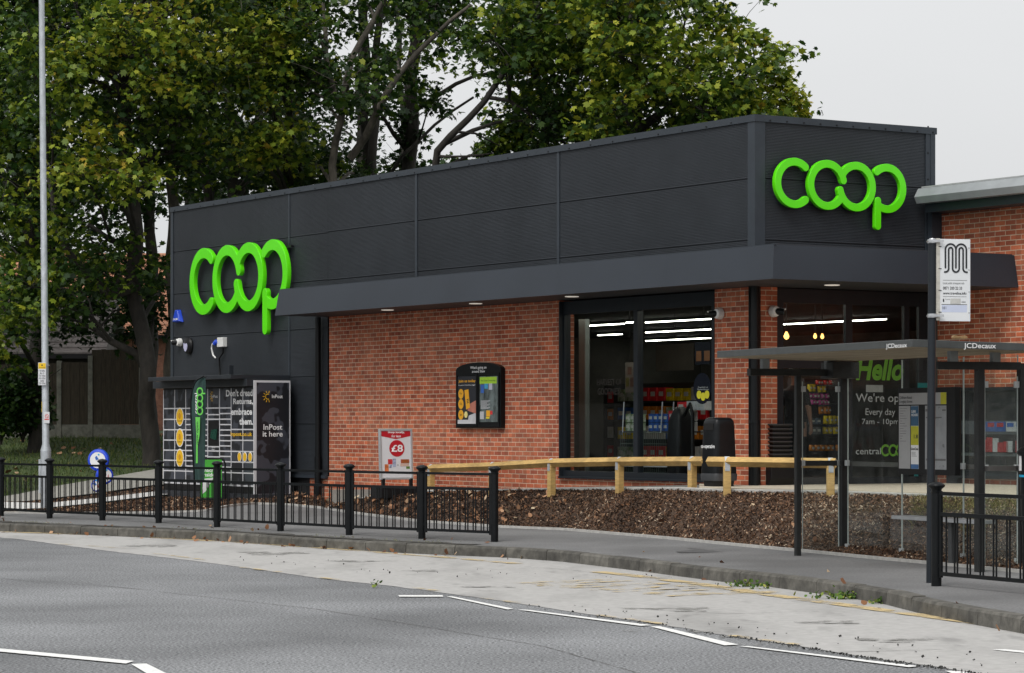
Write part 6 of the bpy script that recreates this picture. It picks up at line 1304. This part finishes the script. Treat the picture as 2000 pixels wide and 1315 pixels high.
bl_ = mat('multipack blue', (.015, .09, .35), .35, .5, 9); rd_ = mat('multipack red', (.62, .012, .02), .35, .2, 9); wt_ = mat('multipack white', (.62, .62, .62), .4, .1, 9); gn_ = mat('multipack green', (.12, .35, .03), .4, .5, 9, col2=(.6, .62, .55))
wrow(1262, 1300, 845, 17, 4, bl_, 'blue multipack in the bottom row behind the right window pane', 'lower blue multipacks'); wrow(1262, 1300, 827.5, 17, 4, bl_, 'blue multipack in the second row behind the right window pane', 'upper blue multipacks')
wrow(1301, 1315, 845, 20, 1, rd_, 'red multipack at the bottom between blue and white ones', 'r1'); wrow(1301, 1315, 824.5, 20, 1, rd_, 'red multipack resting on the bottom red one', 'r2'); wrow(1318, 1334, 804.5, 17, 1, rd_, 'topmost red multipack over the white cartons', 'r3')
wrow(1318, 1337, 845, 19, 1, wt_, 'lowest white multipack carton with red emblem', 'w1'); wrow(1318, 1337, 825, 19, 1, wt_, 'white multipack carton directly under the topmost red one', 'w2'); wrow(1336, 1354, 804.5, 18, 1, wt_, 'white carton at the top right of the red multipack', 'w3'); wrow(1355, 1372, 804.5, 18, 1, wt_, 'white carton furthest right behind the pane', 'w4')
wrow(1217, 1236, 845, 17, 2, gn_, 'green and white multipack in the bottom row left of the mullion', 'lower green multipacks'); wrow(1217, 1236, 827.5, 17, 2, gn_, 'green and white multipack in the top row left of the mullion', 'upper green multipacks')
for o in COL.objects:
    if o.get('group') in ('r1', 'r2', 'r3', 'w1', 'w2', 'w3', 'w4'): del o['group']
# aisle of stock deeper in the shop
for gi, (gx0, gy0, glen) in enumerate(((-10.4, 4.6, 3.0), (-13.4, 6.4, 3.0))):
    gu = shelf_unit(('aisle shelving with mixed goods seen through the left window pane', 'deepest aisle shelving with mixed goods behind the left pane')[gi], gx0, gy0, 0, glen, 1.65, (.25, .62, .98, 1.32), .4)
    for li, z in enumerate((.25, .62, .98, 1.32)):
        src = None; n = int(glen/.26)
        for i in range(n):
            mt = (gn_, rd_, crisp_y, wt_, bl_, crisp_o)[(i//3+li*2+gi) % 6]
            if i % 3 == 0 or src is None: src = mk_pack(mt, .22, .2, .22+.02*(i % 2), 'box', 'carton on the mixed aisle shelves deep inside the shop', 'carton', 'box', 'cartons on the aisle shelves'); c = src
            else: c = copy_tree(src)
            c.location = B.w(gx0+.14+i*.26, gy0+.15, FL+z)
# black hooded trolley cover shapes by the window's right edge
px_ = B.w(X(1350), .55, FL); tr = thing('covered_trolley', 'tall black covered shape standing inside the right window edge', 'covered trolley', px_, B.ang)
stack([(.16, .06, 0), (.18, .07, .5), (.15, .06, .95), (.10, .05, 1.10), (.05, .03, 1.16)], 'cover', black_p, tr); MB().tube([(.1, -.02, 1.0), (.28, -.02, 1.2), (.34, -.02, 1.05), (.32, 0, .1)], .03, 8).build('handle', black_p, tr, smooth=60)
# window vinyl: membership roundels, white post, posters
vx_ = lambda px: B.x(px, yw+.03)
def wz(py, px=1370): return B.z(vx_(px), yw+.03, py)
MB().plate(disc(vx_(1371), wz(759), .235, 0, .95, 28), yw+.032, yw+.036).build('vinyl_disc', mat('vinyl navy', (.008, .011, .018), .8, spec=.1), window)
yl = mat('vinyl yellow', (.62, .58, .02), .5, .04)
for px, py in ((1365.5, 771), (1373.5, 775), (1381, 771)): MB().plate(disc(vx_(px), wz(py), .062, 0, .95, 16), yw+.026, yw+.031).build('vinyl_roundel', yl, window)
text('Download our\nMembership app', vx_(1362), vx_(1384), wz(763), wz(755), yw+.03, vin, window, align='CENTER')
text('HARVEST OF\nGOODNESS', vx_(1166), vx_(1214), wz(771, 1190), wz(740, 1190), yw+.03, mat('faint vinyl', (.04, .036, .033), .8, spec=.1), window, align='CENTER')
pc = B.w(B.x(1141, 1.0), 1.0, FL); pz_ = thing('interior_post', 'pale grey post standing just inside the left window pane', 'post', pc, B.ang); MB().rbox(-.10, .10, -.05, .05, 0, 1.63+1.0, .02).build('shaft', mat('pale post', (.11, .125, .12), .6, .15, 3), pz_); MB().box(-.12, .12, -.07, .07, 0, .05).build('base', black_p, pz_)
def ipost(lab, px0, px1, py0, py1, ly, mt, pr=()):
    x0, x1 = B.x(px0, ly), B.x(px1, ly); z0 = B.z((x0+x1)/2, ly, py1); o = thing('hanging_poster', lab, 'poster', B.w(x0, ly, z0), B.ang); h_ = B.z((x0+x1)/2, ly, py0)-z0; w_ = x1-x0
    MB().box(0, w_, 0, .01, 0, h_).build('sheet', mt, o)
    for a, b, c, d, q in pr: MB().box(a*w_, b*w_, -.004, -.001, c*h_, d*h_).build('print', q, o)
    MB().tube([(w_*.5, .005, h_), (w_*.5, .005, SOF-.06-z0)], .004, 5).build('cord', black_p, o)
pgrey = mat('poster grey', (.09, .085, .075), .6, .1, 3); pbr = mat('poster brown', (.06, .03, .02), .6, .4, 8)
ipost('pale poster with dark pictures hanging left of the window mullion', 1221, 1238, 708, 767, 1.6, pgrey, ((.3, .75, .6, .85, pbr), (.1, .45, .2, .5, mat('poster olive', (.06, .06, .01), .6)), (.6, .95, .2, .5, pbr)))
ipost('grey hanging panel deep inside the right window half', 1281, 1355, 672, 724, 3.5, mat('hang grey', (.045, .04, .032), .7, .2, 2))
ipost('dark panel with two amber discs inside the right window edge', 1357, 1388, 668, 712, 2.4, mat('vinyl navy', (.012, .016, .024)), ((.1, .42, .15, .6, mat('dim amber', (.13, .05, .015), .5)), (.6, .95, .15, .6, mat('dim amber', (.13, .05, .015)))))
# ---- the shopper, seen from behind inside the doorway
def person(lab, pos, ang):
    o = thing('person', lab, 'person', pos, ang)
    V = [(0, 0, .92), (0, 0, 1.08), (0, .0, 1.24), (0, .0, 1.38), (0, .0, 1.46), (0, -.01, 1.53), (0, -.015, 1.62), (0, -.01, 1.70),
         (.17, 0, 1.37), (.25, -.03, 1.12), (.27, -.16, .93), (-.17, 0, 1.37), (-.23, .02, 1.12), (-.22, -.08, .90),
         (.10, 0, .88), (.11, -.01, .50), (.11, .02, .10), (-.10, 0, .88), (-.11, -.01, .50), (-.11, .02, .10), (.12, -.12, .04), (-.12, -.12, .04)]
    E = [(0, 1), (1, 2), (2, 3), (3, 4), (4, 5), (5, 6), (6, 7), (3, 8), (8, 9), (9, 10), (3, 11), (11, 12), (12, 13), (0, 14), (14, 15), (15, 16), (0, 17), (17, 18), (18, 19), (16, 20), (19, 21)]
    Rr = [(.17, .12), (.15, .115), (.18, .125), (.15, .10), (.06, .06), (.06, .07), (.08, .095), (.06, .075), (.065, .065), (.045, .045), (.03, .028), (.065, .065), (.045, .045), (.03, .028), (.095, .10), (.065, .065), (.045, .045), (.095, .10), (.065, .065), (.045, .045), (.04, .03), (.04, .03)]
    hands = []
    for s, w0 in ((1, 10), (-1, 13)):
        b = Vector(V[w0]); dirv = Vector((0, -.55, -.83)) if s > 0 else Vector((0, -.2, -.98)); palm = b+dirv*.08; V.append(tuple(palm)); E.append((w0, len(V)-1)); Rr.append((.036, .018)); pi_ = len(V)-1
        for k, (off, ln) in enumerate(((-.028, .065), (-.010, .078), (.010, .072), (.026, .055))):
            r_ = palm+Vector((0, off*.9, 0))*1.0+Vector((off*.3, 0, 0))+dirv*.02; V.append(tuple(r_)); E.append((pi_, len(V)-1)); Rr.append((.009, .009)); a_ = len(V)-1
            t1 = r_+dirv*ln*.55+Vector((-s*.008, 0, 0)); V.append(tuple(t1)); E.append((a_, len(V)-1)); Rr.append((.0085, .0085)); t2 = t1+dirv*ln*.45+Vector((-s*.022, 0, 0)); V.append(tuple(t2)); E.append((len(V)-2, len(V)-1)); Rr.append((.007, .007))
        t0 = b+dirv*.05+Vector((-s*.02, -.03, 0)); V.append(tuple(t0)); E.append((pi_, len(V)-1)); Rr.append((.010, .010)); V.append(tuple(t0+dirv*.045+Vector((-s*.01, -.015, 0)))); E.append((len(V)-2, len(V)-1)); Rr.append((.008, .008))
    me = bpy.data.meshes.new('body'); me.from_pydata(V, E, []); b = bpy.data.objects.new('tmp', me); COL.objects.link(b)
    sm = b.modifiers.new('s', 'SKIN'); 
    for i, r_ in enumerate(Rr): me.skin_vertices[0].data[i].radius = r_
    me.skin_vertices[0].data[0].use_root = True; b.modifiers.new('u', 'SUBSURF').render_levels = 2; b.modifiers['u'].levels = 2
    bpy.context.view_layer.update(); m2 = bpy.data.meshes.new_from_object(b.evaluated_get(bpy.context.evaluated_depsgraph_get())); bpy.data.objects.remove(b)
    for q in (mat('skin', (.36, .19, .13), .6, .1, 5), mat('black t-shirt', (.010, .010, .012), .85, .15, 12), mat('dark trousers', (.015, .017, .022), .85, .15, 12), black_p): m2.materials.append(q)
    for p in m2.polygons:
        c = p.center; arm = abs(c.x) > .19
        p.material_index = 1 if (c.z > .93 and c.z < 1.475 and not (arm and c.z < 1.17)) else (2 if (.10 < c.z <= .93 and not (abs(c.x) > .165 and c.z > .70)) else (3 if c.z <= .10 else 0)); p.use_smooth = True
    bo = bpy.data.objects.new('body', m2); COL.objects.link(bo); bo.parent = o
    hair = mat('dark hair', (.02, .013, .009), .7, .3, 30); m = MB()
    for i in range(9):
        for j in range(16):
            a, e = 2*math.pi*j/16, R(-25+115*i/8); m.v.append((.093*math.cos(a)*math.cos(e), .008+.108*math.sin(a)*math.cos(e)+.01, 1.665+.115*math.sin(e)))
    for i in range(8):
        for j in range(16):
            if i < 4 and 10 <= j <= 13: continue
            m.f.append((i*16+j, i*16+(j+1) % 16, (i+1)*16+(j+1) % 16, (i+1)*16+j)); m.m.append(0)
    m.build('hair', hair, o, smooth=60); sk = MC['skin']
    for s in (-1, 1): MB().lathe([(.004, -.006), (.02, 0), (.024, .008), (.008, .012)], 8, axis='x').build('ear', sk, o, loc=(s*.085, -.005, 1.625)); MB().lathe([(.004, -.01), (.011, 0), (.004, .01)], 8, axis='y').build('eye', white_m, o, loc=(s*.032, -.098, 1.635))
    m = MB(); m.v = [(-.014, -.098, 1.60), (.014, -.098, 1.60), (0, -.125, 1.602), (0, -.10, 1.645)]; m.f = [(0, 1, 2), (1, 3, 2), (3, 0, 2)]; m.m = [0]*3; m.build('nose', sk, o); MB().box(-.022, .022, -.1, -.092, 1.573, 1.58).build('mouth', mat('lips', (.3, .1, .08), .6), o)
    return o
per = person('shopper in a black T-shirt with bare forearms standing just inside the entrance', B.w(-.75, B.y(1553, -.75), FL), R(150))
